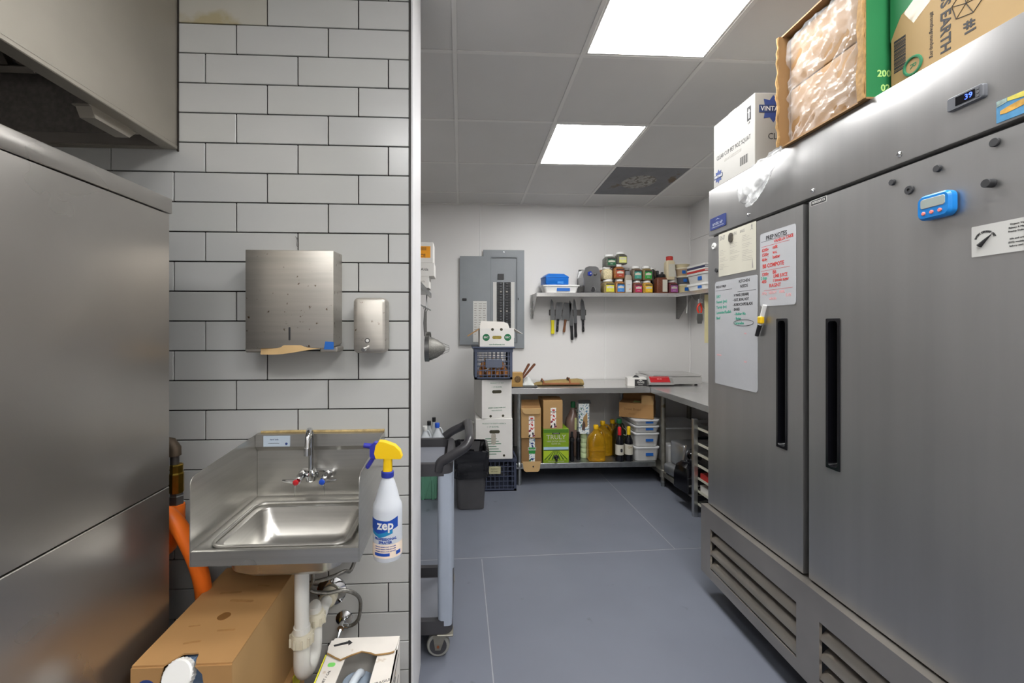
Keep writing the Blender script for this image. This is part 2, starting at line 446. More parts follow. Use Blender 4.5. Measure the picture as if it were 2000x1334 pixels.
# ---- orange gas hose and its fittings behind the oven
gh = thing('gas_hose', 'orange gas hose with brass coupling between oven and tiles', 'hose', (0, 0, 0))
ORANGE = mat('orange_hose', '#ff7a26', 0.42, 0, 0.05, 8)
BRASS = mat('worn_brass', '#a58a3c', 0.35, 1.0, 0.15, 30)
xg = at(345, 900, 1.42).x; yg = 1.42
def gz(y): return at(345, y, yg).z
gx0 = at(345, 900, yg).x
MB().lathe([(.016, gz(985)), (.021, gz(983)), (.021, gz(968)), (.0195, gz(966)), (.0195, gz(962))], 6, M=T(gx0, yg, 0)).build('steel_nut', GALV, gh, smooth=20)
b_ = MB().lathe([(.018, gz(962)), (.0205, gz(960)), (.0205, gz(925)), (.0185, gz(922)), (.0185, gz(908)), (.0165, gz(906))], 8, M=T(gx0, yg, 0)).build('brass_coupling', BRASS, gh, smooth=20)
MB().lathe([(.0125, gz(907)), (.0125, gz(885))], 14, M=T(gx0 - .006, yg, 0)).build('pipe_nipple', DKSTEEL, gh)
MB().tube([(gx0 - .006, yg, gz(890)), (gx0 - .007, yg, gz(876)), (gx0 - .018, yg, gz(866)), (gx0 - .045, yg, gz(862)), (gx0 - .16, yg, gz(861))], [.018, .019, .019, .018, .015], 12).build('pipe_elbow', mat('rusty_pipe', '#5e5245', 0.6, 0.6, 0.2, 30), gh)
MB().lathe([(.021, gz(1018)), (.0235, gz(1012)), (.0245, gz(990)), (.0235, gz(985)), (.018, gz(984))], 18, M=T(gx0 - .001, yg, 0)).build('hose_cuff', ORANGE, gh)
pts = [at(346, 1010, 1.42), at(343, 1030, 1.42), at(330, 1065, 1.42), at(312, 1070, 1.38), at(300, 1045, 1.33), at(305, 1015, 1.29), at(325, 1005, 1.27), at(350, 1030, 1.27), at(372, 1070, 1.28), at(388, 1110, 1.30), at(397, 1150, 1.33), at(398, 1190, 1.37), at(392, 1240, 1.40), at(380, 1330, 1.43), at(366, 1420, 1.45)]
def smoothpath(P, k=5):
    P = [Vector(p) for p in P]; out = []
    for i in range(len(P) - 1):
        a, b, c, d = P[max(i - 1, 0)], P[i], P[i + 1], P[min(i + 2, len(P) - 1)]
        for s in range(k):
            t = s / k
            out.append(0.5 * ((2 * b) + (c - a) * t + (2 * a - 5 * b + 4 * c - d) * t * t + (3 * b - a - 3 * c + d) * t ** 3))
    out.append(P[-1]); return out
MB().tube(smoothpath(pts), .0225, 14).build('hose', ORANGE, gh)

# ---- paper towel dispenser
D0 = 1.44
a, b = at(480, 488, D0), at(652, 680, D0)
px0, px1, pz0, pz1 = a.x, b.x, b.z, a.z
pt = thing('paper_towel_dispenser', 'stainless wall paper towel dispenser with rust specks and blue tape', 'dispenser', ((px0 + px1) / 2, YT, pz0))
w = (px1 - px0) / 2; hh = pz1 - pz0
MB().prism([(-.11, .004), (-.11, hh - .004), (-.106, hh), (-.006, hh + .004), (0, hh + .004), (0, .012), (-.02, 0.012)], 'X', -w + .003, w - .003).build('housing', DISP, pt, smooth=0)
MB().box(-w, w, -.114, -.108, 0.0, hh, .003, 2).build('cover', DISP, pt)
MB().box(-w, -w + .004, -.112, -.03, .006, hh - .001, .001).build('cover_side', DISP, pt, smooth=0)
MB().box(w - .004, w, -.112, -.03, .006, hh - .001, .001).build('cover_side', DISP, pt, smooth=0)
MB().box(-.003, .003, -.1155, -.113, .026, .068, .001).build('level_slot', INK, pt, smooth=0)
MB().prism([(w - .030, -.004), (w + .001, -.004), (w + .001, .020), (w - .026, .022)], 'Y', -.1155, -.1142).build('blue_tape', BLUE, pt, smooth=0)
for sx in (-1, 1):
    MB().box(sx * (w - .02) - .028, sx * (w - .02) + .028, -.10, -.02, -.014, .004, .004).build('bottom_lip', DISP, pt)
pw = MB()
fold = []
for i in range(15):
    s = i / 14
    x = -w + .045 + s * (2 * w - .075)
    fold.append((x, -.107 - .012 * math.sin(s * 3.1), -.004 - .016 * (1 - s) - .004 * math.sin(s * 5)))
pw.loops([[(x, y, z) for x, y, z in fold], [(x, y + .004, .010) for x, y, z in fold], [(x, y + .05, .010) for x, y, z in fold], [(x, y + .012, z + .002) for x, y, z in fold]], False, False, closed=False)
tag(pw.build('paper_towel', mat('kraft_towel', '#c8a878', 0.85, 0, 0.04, 20), loc=((px0 + px1) / 2, YT, pz0), smooth=60), 'tan folded paper towel hanging out of the dispenser', 'paper towel')
hk = at(581, 470, YT)
tag(MB().tube(smoothpath([(0, .001, -.02), (0, -.008, -.018), (.002, -.01, .0), (-.003, -.008, .012), (.002, -.006, .004), (.001, .001, .012)], 4), .0009, 6).build('wire_hook', DKSTEEL, loc=hk), 'thin bent wire hook on the tiles above the towel dispenser', 'hook')

# ---- soap dispenser
a, b = at(689, 581, 1.46), at(753, 690, 1.46)
sw, sh = (b.x - a.x) / 2, a.z - b.z
sd = thing('soap_dispenser', 'small rounded stainless soap dispenser on the white tiles', 'dispenser', ((a.x + b.x) / 2, YT, b.z))
MB().rloft([(0, 0, 0, sw - .006, sh / 2 - .006, .012), (0, 0, .018, sw - .004, sh / 2 - .004, .014), (0, 0, .02, sw, sh / 2, .016), (0, 0, .075, sw, sh / 2, .016), (0, 0, .084, sw - .003, sh / 2 - .003, .014), (0, 0, .088, sw - .010, sh / 2 - .010, .008)], 5, M=T(0, 0, sh / 2) @ RX(90)).build('body', DISP, sd)
MB().lathe([(.0085, 0), (.0085, .003), (.0055, .003), (.0055, .001)], 16, M=T(-.006, -.088, .042) @ RX(90)).build('window_ring', DKSTEEL, sd)
MB().lathe([(.0054, 0), (.0054, .002), (.003, .003)], 14, M=T(-.006, -.088, .042) @ RX(90)).build('level_window', WHITE, sd)
va = MB().tube([(-.004, -.086, .020), (-.006, -.104, .018), (-.010, -.118, .015)], [.0075, .007, .0065], 12).build('valve', CHROME, sd)
MB().cyl((-.010, -.118, .015), (-.0125, -.126, .0135), .0075, .0068, 12).build('push_button', CHROME, va)
# ================================================================== HAND SINK CORNER
SX0, SX1, SY0, SY1, SZ, ST = -0.70, -0.268, 1.165, YT - .002, 0.838, 1.052
sk = thing('hand_sink', 'wall mounted stainless hand sink with side splash panels', 'sink', ((SX0 + SX1) / 2, YT, SZ))
hw = (SX1 - SX0) / 2; dp = SY1 - SY0; cy = -(YT - (SY0 + SY1) / 2)
bx, by, bw, bd = 0.0, cy - .028, hw - .052, dp / 2 - .062
MB().rloft([(0, cy, -.040, hw - .004, dp / 2 - .002, .004), (0, cy, -.040, hw, dp / 2, .004), (0, cy, -.002, hw, dp / 2, .004), (0, cy, 0, hw - .003, dp / 2 - .003, .004),
            (bx, by, 0, bw + .03, bd + .024, .04), (bx, by, -.005, bw + .024, bd + .018, .036), (bx, by, -.005, bw + .006, bd + .006, .034),
            (bx, by, -.009, bw, bd, .036), (bx, by, -.03, bw - .006, bd - .006, .04), (bx, by, -.085, bw - .022, bd - .022, .05), (bx, by, -.105, bw - .045, bd - .045, .045),
            (bx, by, -.112, bw - .09, .04, .038), (bx, by, -.115, .03, .03, .028)], 6, cap0=False, cap1=True).build('basin', SINK, sk, smooth=40)
MB().rloft([(bx, by, -.012, bw + .004, bd + .004, .055), (bx, by, -.085, bw - .012, bd - .012, .05), (bx, by, -.109, bw - .04, bd - .04, .045), (bx, by, -.119, .06, .05, .045)], 6, cap0=False).build('basin_underside', SINK, sk, smooth=40)
MB().tube([(bx + x_, by + y_, .0005) for x_, y_ in rrect(bw + .018, bd + .014, .038, 8)], .0045, 8, closed=True).build('rim_bead', SINK, sk)
MB().lathe([(.024, -.1145), (.022, -.1128), (.012, -.1135)], 20, M=T(bx, by, 0)).build('drain_strainer', CHROME, sk)
# back splash with a bend
MB().prism([(-.002, 0), (-.002, ST - SZ), (-.030, ST - SZ), (-.030, .172), (-.014, .155), (-.014, 0)], 'X', -hw + .002, hw - .002).build('back_splash', SINK, sk, smooth=0)
def side_poly():
    y0, y1, z0, z1, r = SY0 - YT, -.003, -.040, ST - SZ, .028
    pts = [(y0, z0), (y1, z0 + .02), (y1, z1)]
    for i in range(7):
        a_ = R(90 + 90 * i / 6); pts.append((y0 + r + r * math.cos(a_), z1 - .022 - r + r * math.sin(a_)))
    return pts
for sx in (-1, 1):
    MB().prism(side_poly(), 'X', sx * hw - .0012, sx * hw + .0012).build('side_splash', SINK, sk, smooth=0)
cz_ = mat('caulk_bead', '#b7a070', 0.8, 0, 0.3, 60, bump=0.6, bscale=80)
MB().tube([(-hw + .01, -.004, ST - SZ + .002), (-.1, -.004, ST - SZ + .004), (.05, -.004, ST - SZ + .003), (hw, -.004, ST - SZ + .004)], .005, 8).build('caulk_bead', cz_, sk)
# label on the back splash
a, b = at(514, 852, YT - .034), at(566, 872, YT - .034)
st = MB().box(a.x - sk.location.x, b.x - sk.location.x, -.0325, -.0305, b.z - SZ, a.z - SZ).build('sticker', mat('pale_blue_label', '#b9c6d3', 0.4, 0, 0.04), sk, smooth=0)
MB().lathe([(.0042, 0), (.0042, .0005), (.0018, .0005)], 14, M=T(b.x - sk.location.x - .012, -.0325, b.z - SZ + .009) @ RX(90)).build('sticker_logo', INKB, st)
text('hand sink', .0075, INKB, st, T((a.x + b.x) / 2 - sk.location.x - .008, -.0326, (a.z + b.z) / 2 - SZ + .006) @ FRONT)
text('commercial kitchens', .0045, INK, st, T((a.x + b.x) / 2 - sk.location.x - .010, -.0326, (a.z + b.z) / 2 - SZ - .007) @ FRONT)
# faucet
fx = at(611, 925, 1.505).x - sk.location.x; fz = at(611, 928, 1.505).z - SZ
fa = MB().rloft([(0, 0, 0, .062, .014, .013), (0, 0, .022, .060, .013, .0125), (0, 0, .026, .055, .009, .009)], 6, M=T(fx + .008, -.014, fz) @ RX(90)).build('faucet', CHROME, sk)
MB().lathe([(.016, 0), (.0175, .006), (.0175, .030), (.013, .036)], 18, M=T(fx - .004, -.050, fz - .016)).build('swivel_hub', CHROME, fa)
MB().cyl((fx - .004, -.03, fz), (fx - .004, -.050, fz), .013, .013, 14).build('hub_neck', CHROME, fa)
sp = [Vector((fx - .004, -.050, fz + .018)), Vector((fx - .004, -.050, fz + .085))]
for i in range(9):
    a_ = R(180 - 180 * i / 8)
    q = .035 + .035 * math.cos(a_)
    sp.append(Vector((fx - .004 + q * .17, -.050 - q * .98, fz + .128 + .034 * math.sin(a_))))
sp.append(sp[-1] + Vector((0.001, -.004, -.022)))
MB().tube(sp, .0088, 14).build('spout', CHROME, fa)
MB().cyl(sp[-1] + Vector((0, 0, .008)), sp[-1] + Vector((0, 0, -.016)), .0108, .0112, 16).build('aerator', CHROME, fa)
for sx, mm, nm in ((-1, mat('red_cap', '#c2222b', 0.3), 'red'), (1, mat('blue_cap', '#1f4fc0', 0.3), 'blue')):
    hx = fx + .004 + sx * .042
    MB().lathe([(.0135, 0), (.0135, .02), (.011, .024), (.010, .042), (.012, .044), (.012, .052)], 16, M=T(hx, -.034, fz) @ RX(98)).build('valve_stem', CHROME, fa)
    hz_ = fz - .006
    MB().rloft([(0, 0, 0, .009, .006, .005), (sx * .012, 0, .004, .006, .0045, .004), (sx * .030, 0, .006, .0065, .0035, .003), (sx * .046, 0, .007, .003, .002, .0018)], 3, M=T(hx, -.088, hz_) @ RY(sx * 90) @ S(1, 1, 1)).build('lever_handle', CHROME, fa)
    MB().tube([(hx, -.086, hz_), (hx + sx * .02, -.089, hz_ + .002), (hx + sx * .045, -.088, hz_ + .004)], [.009, .0065, .0035], 10).build('lever_handle', CHROME, fa)
    MB().lathe([(.0092, 0), (.0092, .005), (.007, .0065)], 16, M=T(hx, -.094, hz_) @ RX(98)).build('index_cap', mm, fa)

# ---- drain trap
dt = thing('drain_trap', 'white plastic drain trap below the hand sink', 'pipe', (0, 0, 0))
PVC = mat('white_pvc', '#d9d8d3', 0.3, 0, 0.03)
PVCN = mat('cream_nut', '#cfc8b4', 0.45, 0, 0.05)
tx, ty = -.466, 1.305
tb = .432
MB().cyl((tx, ty, SZ - .112), (tx, ty, tb + .06), .0205, .0205, 18).build('tailpiece', PVC, dt)
u = [(tx, ty, tb + .11), (tx, ty, tb)]
for i in range(1, 9):
    a_ = R(180 + 180 * i / 8); u.append((tx + .004 + .004 * math.cos(a_), ty + .042 + .042 * math.cos(a_), tb + .045 * math.sin(a_)))
u += [(tx + .008, ty + .084, tb + .08)]
MB().tube(u, .0235, 16).build('trap_bend', PVC, dt)
nz_ = tb + .075
for (x, y) in ((tx, ty), (tx + .008, ty + .084)):
    nb = MB().lathe([(.027, -.018), (.031, -.016), (.031, .012), (.028, .018), (.0215, .018)], 22, M=T(x, y, nz_ - (.0 if y == ty else -.004)))
    for k_ in range(10):
        c_ = R(36 * k_); nb.cbox((x + .032 * math.cos(c_), y + .032 * math.sin(c_), nz_ - .002), (.006, .006, .024))
    nb.build('slip_nut', PVCN, dt)
wz = at(636, 1170, 1.5).z; wx = at(640, 1170, 1.5).x
arm = smoothpath([(tx + .008, ty + .084, tb + .07), (tx + .008, ty + .088, tb + .11), (tx + .010, ty + .115, wz - .02), (wx - .004, 1.47, wz - .004), (wx, 1.50, wz), (wx, YT + .002, wz)], 5)
MB().tube(arm, .0195, 16).build('trap_arm', PVC, dt)
MB().lathe([(.024, -.02), (.029, -.016), (.029, .012), (.024, .018)], 22, M=T(wx, 1.508, wz) @ RX(90)).build('slip_nut', PVCN, dt)
MB().lathe([(.052, .0), (.05, .006), (.036, .014), (.03, .016)], 26, M=T(wx, YT, wz) @ RX(90)).build('wall_flange', CHROME, dt)

# ---- supply valve and braided hoses
BRAID = mat('braided_steel', '#8d8b86', 0.4, 0.9, 0.25, 90, bump=0.6, bscale=250)
vx, vz = at(673, 1207, YT).x, at(673, 1207, YT).z
sv = thing('stop_valve', 'chrome stop valve with round flange on the tiles below the sink', 'valve', (vx, YT, vz))
MB().lathe([(.030, 0), (.029, .005), (.018, .012), (.012, .014)], 22, M=RX(90)).build('flange', CHROME, sv)
MB().cyl((0, -.01, 0), (0, -.052, -.002), .010, .011, 14).build('body', CHROME, sv)
MB().cyl((0, -.04, 0), (.026, -.045, .002), .008, .0085, 12).build('outlet_nut', CHROME, sv)
MB().tube([(0, -.045, -.005), (-.004, -.062, -.022), (-.010, -.075, -.036)], [.007, .006, .005], 10).build('stem', CHROME, sv)
MB().rloft([(0, 0, -.003, .016, .010, .009), (0, 0, .003, .016, .010, .009)], 5, M=T(-.012, -.078, -.039) @ RX(55)).build('handle', CHROME, sv)
V = Vector((vx, YT, vz))
hose = smoothpath([V + Vector((.024, -.045, .002)), V + Vector((.045, -.047, .010)), V + Vector((.062, -.052, .035)), at(704, 1175, 1.49), at(694, 1160, 1.47), at(670, 1153, 1.45), at(640, 1158, 1.44), at(606, 1153, 1.43), (tx - .005, 1.42, .62), (tx - .03, 1.46, .70), (tx + .01, 1.50, .80)], 5)
tag(MB().tube(hose, .0062, 10).build('supply_hose', BRAID), 'braided hose looping up from the stop valve below the sink', 'hose')
hose = smoothpath([(tx - .04, 1.475, .45), (tx - .05, 1.46, .52), at(590, 1142, 1.43), at(610, 1138, 1.42), at(645, 1128, 1.43), at(672, 1116, 1.46), at(690, 1104, 1.50), (-.272 - .04, 1.52, .80)], 5)
tag(MB().tube(hose, .0062, 10).build('supply_hose', BRAID), 'braided hose rising to the right underside of the sink', 'hose')

# ---- spray bottle hanging on the right splash
bx_, by_ = at(757, 1000, 1.2).x, 1.2
bz0, bz1 = at(757, 1088, 1.2).z, at(757, 858, 1.2).z
sb = thing('spray_bottle', 'white spray bottle with yellow and blue trigger hung on the sink', 'spray bottle', (bx_, by_, bz0))
BODY = mat('milky_bottle', '#dfe3ea', 0.35, 0, 0.03, 4, trans=0.25)
hB = bz1 - bz0
r_ = .0395
MB().lathe([(.030, 0), (.037, .004), (r_, .014), (r_, .10), (r_, .135), (.038, .148), (.033, .158), (.026, .185), (.019, .208), (.0145, .218), (.0145, .228)], 28).build('bottle', BODY, sb)
MB().lathe([(r_ + .0003, .016), (r_ + .0003, .052)], 28, cap0=False, cap1=False).build('liquid_level', mat('milky_liquid', '#ecd9c6', 0.4, 0, 0.03), sb)
MB().lathe([(.0165, .220), (.0172, .223), (.0172, .234), (.015, .236)], 20).build('collar', mat('blue_collar', '#2c3a9c', 0.4), sb)
YEL = mat('yellow_trigger', '#efc30e', 0.35, 0, 0.03)
BLUT = mat('blue_trigger', '#31349b', 0.35, 0, 0.04)
hd_ = MB().rloft([(0, 0, .234, .0125, .012, .008), (0.001, 0, .262, .0115, .011, .007), (0.002, 0, .275, .013, .011, .007)], 4)
hd_.prism([(-.034, .286), (-.030, .272), (.036, .270), (.040, .274), (.034, .292), (.020, .306), (-.006, .316), (-.022, .318), (-.030, .308)], 'Y', -.0125, .0125)
hd_.build('sprayer_head', YEL, sb)
nz2 = MB().prism([(-.046, .276), (-.030, .270), (-.024, .290), (-.024, .312), (-.034, .316), (-.046, .306)], 'Y', -.011, .011).build('nozzle_housing', BLUT, sb)
MB().cyl((-.044, 0, .303), (-.064, 0, .306), .0075, .0065, 14).build('nozzle', BLUT, nz2)
MB().tube(smoothpath([(-.034, 0, .284), (-.040, 0, .270), (-.047, 0, .258), (-.056, 0, .244)], 4), [.006] * 12 + [.0045], 8).build('trigger', BLUT, sb)
LB = mat('zep_blue', '#1d49a5', 0.45, 0, 0.06)
LC = mat('zep_teal', '#1f7fb0', 0.45, 0, 0.06)
# printed swoosh on the bottle
def cylpatch(poly_fn, m, parent, r, name, n=14):
    a_ = []; b_ = []
    for i in range(n + 1):
        s = i / n; ang, z0_, z1_ = poly_fn(s)
        a_.append((r * math.sin(ang), -r * math.cos(ang), z0_)); b_.append((r * math.sin(ang), -r * math.cos(ang), z1_))
    return MB().loops([a_, b_], False, False, closed=False).build(name, m, parent)
lbp = cylpatch(lambda s: (-1.25 + 2.15 * s, .080 + .012 * abs(2 * s - .7), .118 - .005 * s if s < .7 else .118 - .0035 + .03 * (s - .7)), LB, sb, r_ + .0004, 'label_swoosh')
cylpatch(lambda s: (-1.1 + 1.6 * s, .070 + .010 * abs(2 * s - .9), .084 + .006 * abs(2 * s - .8)), LC, sb, r_ + .0003, 'label_swoosh')
text('zep', .034, WHITE, sb, T(0, 0, .103), wrap=r_ + .0008, sx=.95, bold=.0008, name='brand_lettering').location.x = -.0
text('PROFESSIONAL', .0092, LB, sb, T(0, 0, .067), wrap=r_ + .0006, bold=.0002)
text('SPRAYER', .0092, LB, sb, T(0, 0, .058), wrap=r_ + .0006, bold=.0002)
for i in range(3):
    text('chemical resistant multi use bottle', .0042, LB, sb, T(0, 0, .047 - .006 * i), wrap=r_ + .0006)
cylpatch(lambda s: (-.8 + 1.1 * s, .010 + .012, .018 + .012), LB, sb, r_ + .0006, 'label_bar', 8)
cylpatch(lambda s: (.75 + .4 * s, .010 + .012, .020 + .012), LB, sb, r_ + .0006, 'label_bar', 4)

# ---- cartons below the sink
def lidless(w, d, h, th=.004):
    b = MB()
    return b
cb0 = at(0, 0, 1)
CXA, CXB, CYA, CYB, CZ0, CZ1 = -.75, -.527, 1.035, 1.44, .363, .645
lb = thing('cardboard_box', 'lower brown cardboard box on the floor under the detergent box', 'box', ((CXA + CXB) / 2 + .012, (CYA + CYB) / 2 + .01, 0))
MB().box(-.118, .118, -.205, .20, 0, .355, .002).build('carton', KRAFT, lb)
MB().box(-.02, .02, -.207, .202, .3548, .3560).build('packing_tape', mat('clear_brown_tape', '#a97f4a', 0.25), lb, smooth=0)
MB().box(.1175, .1195, .10, .19, .30, .355).build('yellow_sticker', mat('yellow_sticker', '#d8cf2c', 0.6), lb, smooth=0)
ub = thing('cardboard_box', 'upper brown cardboard box with a cut opening for a jug spout', 'box', ((CXA + CXB) / 2, CYA, CZ0 - .006))
w = (CXB - CXA) / 2; d = CYB - CYA; h = CZ1 - CZ0 + .006
nd = .034
top = [(-w, 0), (-.040, 0), (-.022, nd - .006), (-.017, nd), (.016, nd), (.020, nd - .006), (.024, .012), (.030, 0), (w, 0), (w, d), (-w, d)]
MB().prism(top, 'Z', h - .004, h).build('top_panel', KRAFT, ub, smooth=0)
fr = [(-w, 0), (w, 0), (w, h - .004), (.030, h - .004), (.046, h - .022), (.050, h - .05), (.046, h - .11), (-.046, h - .11), (-.050, h - .05), (-.044, h - .02), (-.040, h - .004), (-w, h - .004)]
MB().prism(fr, 'Y', -.004, 0.0).build('front_panel', KRAFT, ub, smooth=0)
MB().box(w - .004, w, 0, d, 0, h - .004).build('side_panel', KRAFT2, ub, smooth=0)
MB().box(-w, -w + .004, 0, d, 0, h - .004).build('side_panel', KRAFT, ub, smooth=0)
MB().box(-w + .004, w - .004, d - .004, d, 0, h - .004).build('rear_panel', KRAFT, ub, smooth=0)
MB().box(-w + .004, w - .004, 0, d - .004, 0, .004).build('bottom_panel', KRAFT, ub, smooth=0)
lg = MB().lathe([(.022, 0), (.022, .0006), (.018, .0006)], 20, M=T(-w + .034, -.004, h - .052) @ RX(90)).build('printed_logo', INKB, ub)
MB().box(-.017, .017, -.0048, -.0040, -.007, .007, M=T(-w + .034, 0, h - .055)).build('logo_bar', INKB, lg, smooth=0)
for (x, y, s_, a_) in ((-.03, .27, .030, 4), (.02, .23, .034, -6), (.04, .11, .022, 3), (-.05, .13, .014, 8), (-.02, .07, .020, 12), (.05, .30, .018, -8)):
    MB().rloft([(0, 0, 0, s_, s_ * .16, s_ * .15), (0, 0, .0004, s_, s_ * .16, s_ * .15)], 3, M=T(x, y, h) @ RZ(a_)).build('stain', mat('card_stain', '#9a7142', 0.75, 0, 0.15, 60), ub, smooth=0)
MB().rloft([(0, 0, 0, .014, .016, .012), (0, 0, .0005, .014, .016, .012)], 4, M=T(.006, .165, h) @ RZ(-30)).build('stain', mat('wet_stain', '#7a5226', 0.15), ub, smooth=0)
jg = thing('detergent_jug', 'blue grey detergent jug with white cap poking out of the cardboard box', 'jug', ((CXA + CXB) / 2 - .006, CYA + .10, CZ0 + .0))
BLJ = mat('blue_grey_jug', '#7a90ad', 0.35, 0, 0.05)
MB().rloft([(0, .06, .004, .085, .13, .03), (0, .06, .15, .088, .135, .03), (0, .05, .20, .07, .10, .03), (0, .0, .225, .045, .07, .03), (0, -.030, .262, .018, .040, .014), (0, -.034, .268, .014, .034, .012)], 4).build('body', BLJ, jg)
ca = MB().lathe([(.024, 0), (.024, .012)], 20, M=T(0, -.082, .250) @ RX(62)).build('neck', BLJ, jg)
cb = MB().lathe([(.031, 0), (.033, .002), (.033, .020), (.030, .024), (.0, .024)], 26, M=T(0, -.092, .252) @ RX(62))
for k_ in range(26):
    c_ = R(360 / 26 * k_)
    cb.box(-.001, .001, -.001, .001, .003, .019, M=T(0, -.092, .252) @ RX(62) @ T(.0332 * math.cos(c_), .0332 * math.sin(c_), 0))
cb.build('cap', WHITE, jg)

# white carton with a jug, right below the sink
WX0, WX1, WY0, WY1, WZ = -.408, -.194, 1.02, 1.40, .43
wb = thing('white_carton', 'white worn carton with torn top holding a blue grey jug', 'box', ((WX0 + WX1) / 2, WY1, 0))
w = (WX1 - WX0) / 2; d = WY1 - WY0
MB().box(-w, -w + .004, -d, 0, 0, WZ - .003).build('side_panel', WCARDW, wb, smooth=0)
rp = MB().box(w - .004, w, -d, 0, 0, WZ - .003).build('side_panel', WCARDW, wb, smooth=0)
MB().box(-w + .004, w - .004, -.004, 0, 0, WZ - .003).build('rear_panel', WCARDW, wb, smooth=0)
MB().box(-w + .004, w - .004, -d, -d + .004, 0, WZ - .003).build('front_panel', WCARDW, wb, smooth=0)
MB().box(-w + .004, w - .004, -d + .004, -.004, 0, .004).build('bottom_panel', WCARDW, wb, smooth=0)
torn = [(-w + .006, -.060), (-.07, -.080), (-.055, -.088), (-.03, -.072), (.0, -.058), (.03, -.066), (.045, -.074), (w - .02, -.068), (w - .008, -.062)]
MB().prism([(-w, -.035), (-w + .012, 0), (w, 0), (w - .004, -.045)] + list(reversed(torn)), 'Z', WZ, WZ + .004, M=RX(0)).build('rear_flap', WCARDW, wb, smooth=0)
MB().tube([(x, y, WZ + .001) for x, y in torn], .0026, 6).build('torn_edge', CORR, wb)
MB().prism([(-w, -.05), (-.044, -.07), (-.050, -.20), (-.056, -d), (-w, -d)], 'Z', WZ - .007, WZ - .003).build('left_flap', WCARDW, wb, smooth=0)
MB().prism([(.050, -.055), (w, -.05), (w, -d), (.052, -d), (.046, -.2)], 'Z', WZ - .007, WZ - .003).build('right_flap', WCARDW, wb, smooth=0)
MB().box(-w - .0005, -w + .003, -d, -.06, WZ - .003, WZ - .0022).build('yellow_stripe', mat('yellow_stripe', '#e3e03a', .6), wb, smooth=0)
GRN = mat('neon_green_print', '#7bd36a', 0.6)
for (x, y) in ((-.078, -.10), (-.080, -.19)): MB().rloft([(0, 0, 0, .011, .008, .007), (0, 0, .0005, .011, .008, .007)], 3, M=T(x, y, WZ - .003)).build('green_print', GRN, wb, smooth=0)
text('NET 1 GAL', .010, INK, wb, T(-.080, -.145, WZ - .0028) @ RZ(80))
text('FRAGILE', .012, INK, wb, T(.082, -.17, WZ - .0028) @ RZ(20))
ar = MB().prism([(-.092, -.030), (-.052, -.016), (-.050, -.010), (-.036, -.022), (-.046, -.034), (-.048, -.026), (-.088, -.037)], 'Z', WZ + .004, WZ + .0045).build('printed_arrow', INK, wb, smooth=0)
text('ECOLAB'[:0] + 'THIS SIDE UP', .034, INK, wb, T(w + .0002, -d / 2, WZ - .06) @ RZ(90) @ FRONT)
MB().box(w, w + .0005, -d + .03, -.03, WZ - .035, WZ - .030).box(w, w + .0005, -d + .03, -.03, WZ - .10, WZ - .095).build('printed_rule', INK, rp, smooth=0)
wj = thing('plastic_jug', 'blue grey jug with pale handle inside the white torn carton', 'jug', ((WX0 + WX1) / 2, WY1 - .17, .006))
GJ = mat('grey_blue_jug', '#8e9aa8', 0.3, 0, 0.06)
MB().rloft([(0, 0, 0, .078, .13, .03), (0, 0, .26, .082, .14, .04), (0, 0, .34, .06, .12, .05), (0, .02, .372, .045, .085, .04)], 5).build('body', GJ, wj)
MB().tube(smoothpath([(0.004, .11, .352), (.002, .08, .385), (-.006, .03, .398), (-.012, -.02, .396), (-.012, -.05, .38)], 5), .0115, 12).build('handle', mat('pale_handle', '#c3cad2', 0.3), wj)
MB().lathe([(.028, 0), (.029, .003), (.029, .018), (.026, .022)], 24, M=T(-.012, -.085, .370) @ RX(18)).build('cap', WHITE, wj)
# ================================================================== REFRIGERATOR
FANG = R(1.625)
FU = Vector((math.sin(FANG), math.cos(FANG), 0)); FO = Vector((-math.cos(FANG), math.sin(FANG), 0))
FC = Vector((1.328, 2.273, 0)); FW = 1.395
FRT_ = FC - FU * (FW / 2)
FROT = R(90) - FANG
def FL(px, py, off=0.0):
    """point of the refrigerator front (off in front of the doors) in its own frame: x towards the far end, z up"""
    d = Vector(ray(px, py)); o = Vector((0, 0, H))
    t = ((FRT_ + FO * off) - o).dot(FO) / d.dot(FO)
    p = o + d * t - FRT_
    return p.dot(FU), p.z
FACE = RZ(180) @ RX(90)                     # text on the front
NEARF = RZ(-90) @ RX(90)                    # text on faces turned to the viewer
ZTOP = FL(1385, 373)[1]; ZDT = FL(1388, 466)[1]; ZHB = FL(1388, 460)[1]; ZDB = FL(1568, 1120)[1]
fr = thing('refrigerator', 'large two door stainless steel reach in refrigerator', 'refrigerator', FRT_, FROT)
hwf = FW / 2
MB().box(-hwf, hwf, -.80, -.066, .115, ZTOP - .001, .002).build('cabinet', mat('cabinet_steel', '#8f8e8d', 0.4, 0.8, 0.05, 1.5), fr, smooth=0)
MB().box(-hwf, hwf, -.066, -.004, ZHB, ZTOP, .003, 2).build('header_panel', FRSTEEL, fr)
MB().box(-hwf + .003, hwf - .003, -.0665, -.030, ZDB + .01, ZHB - .0005).build('door_gasket', BLACK, fr, smooth=0)
xg1, xg0 = FL(1568.5, 800)[0], FL(1580, 800)[0]
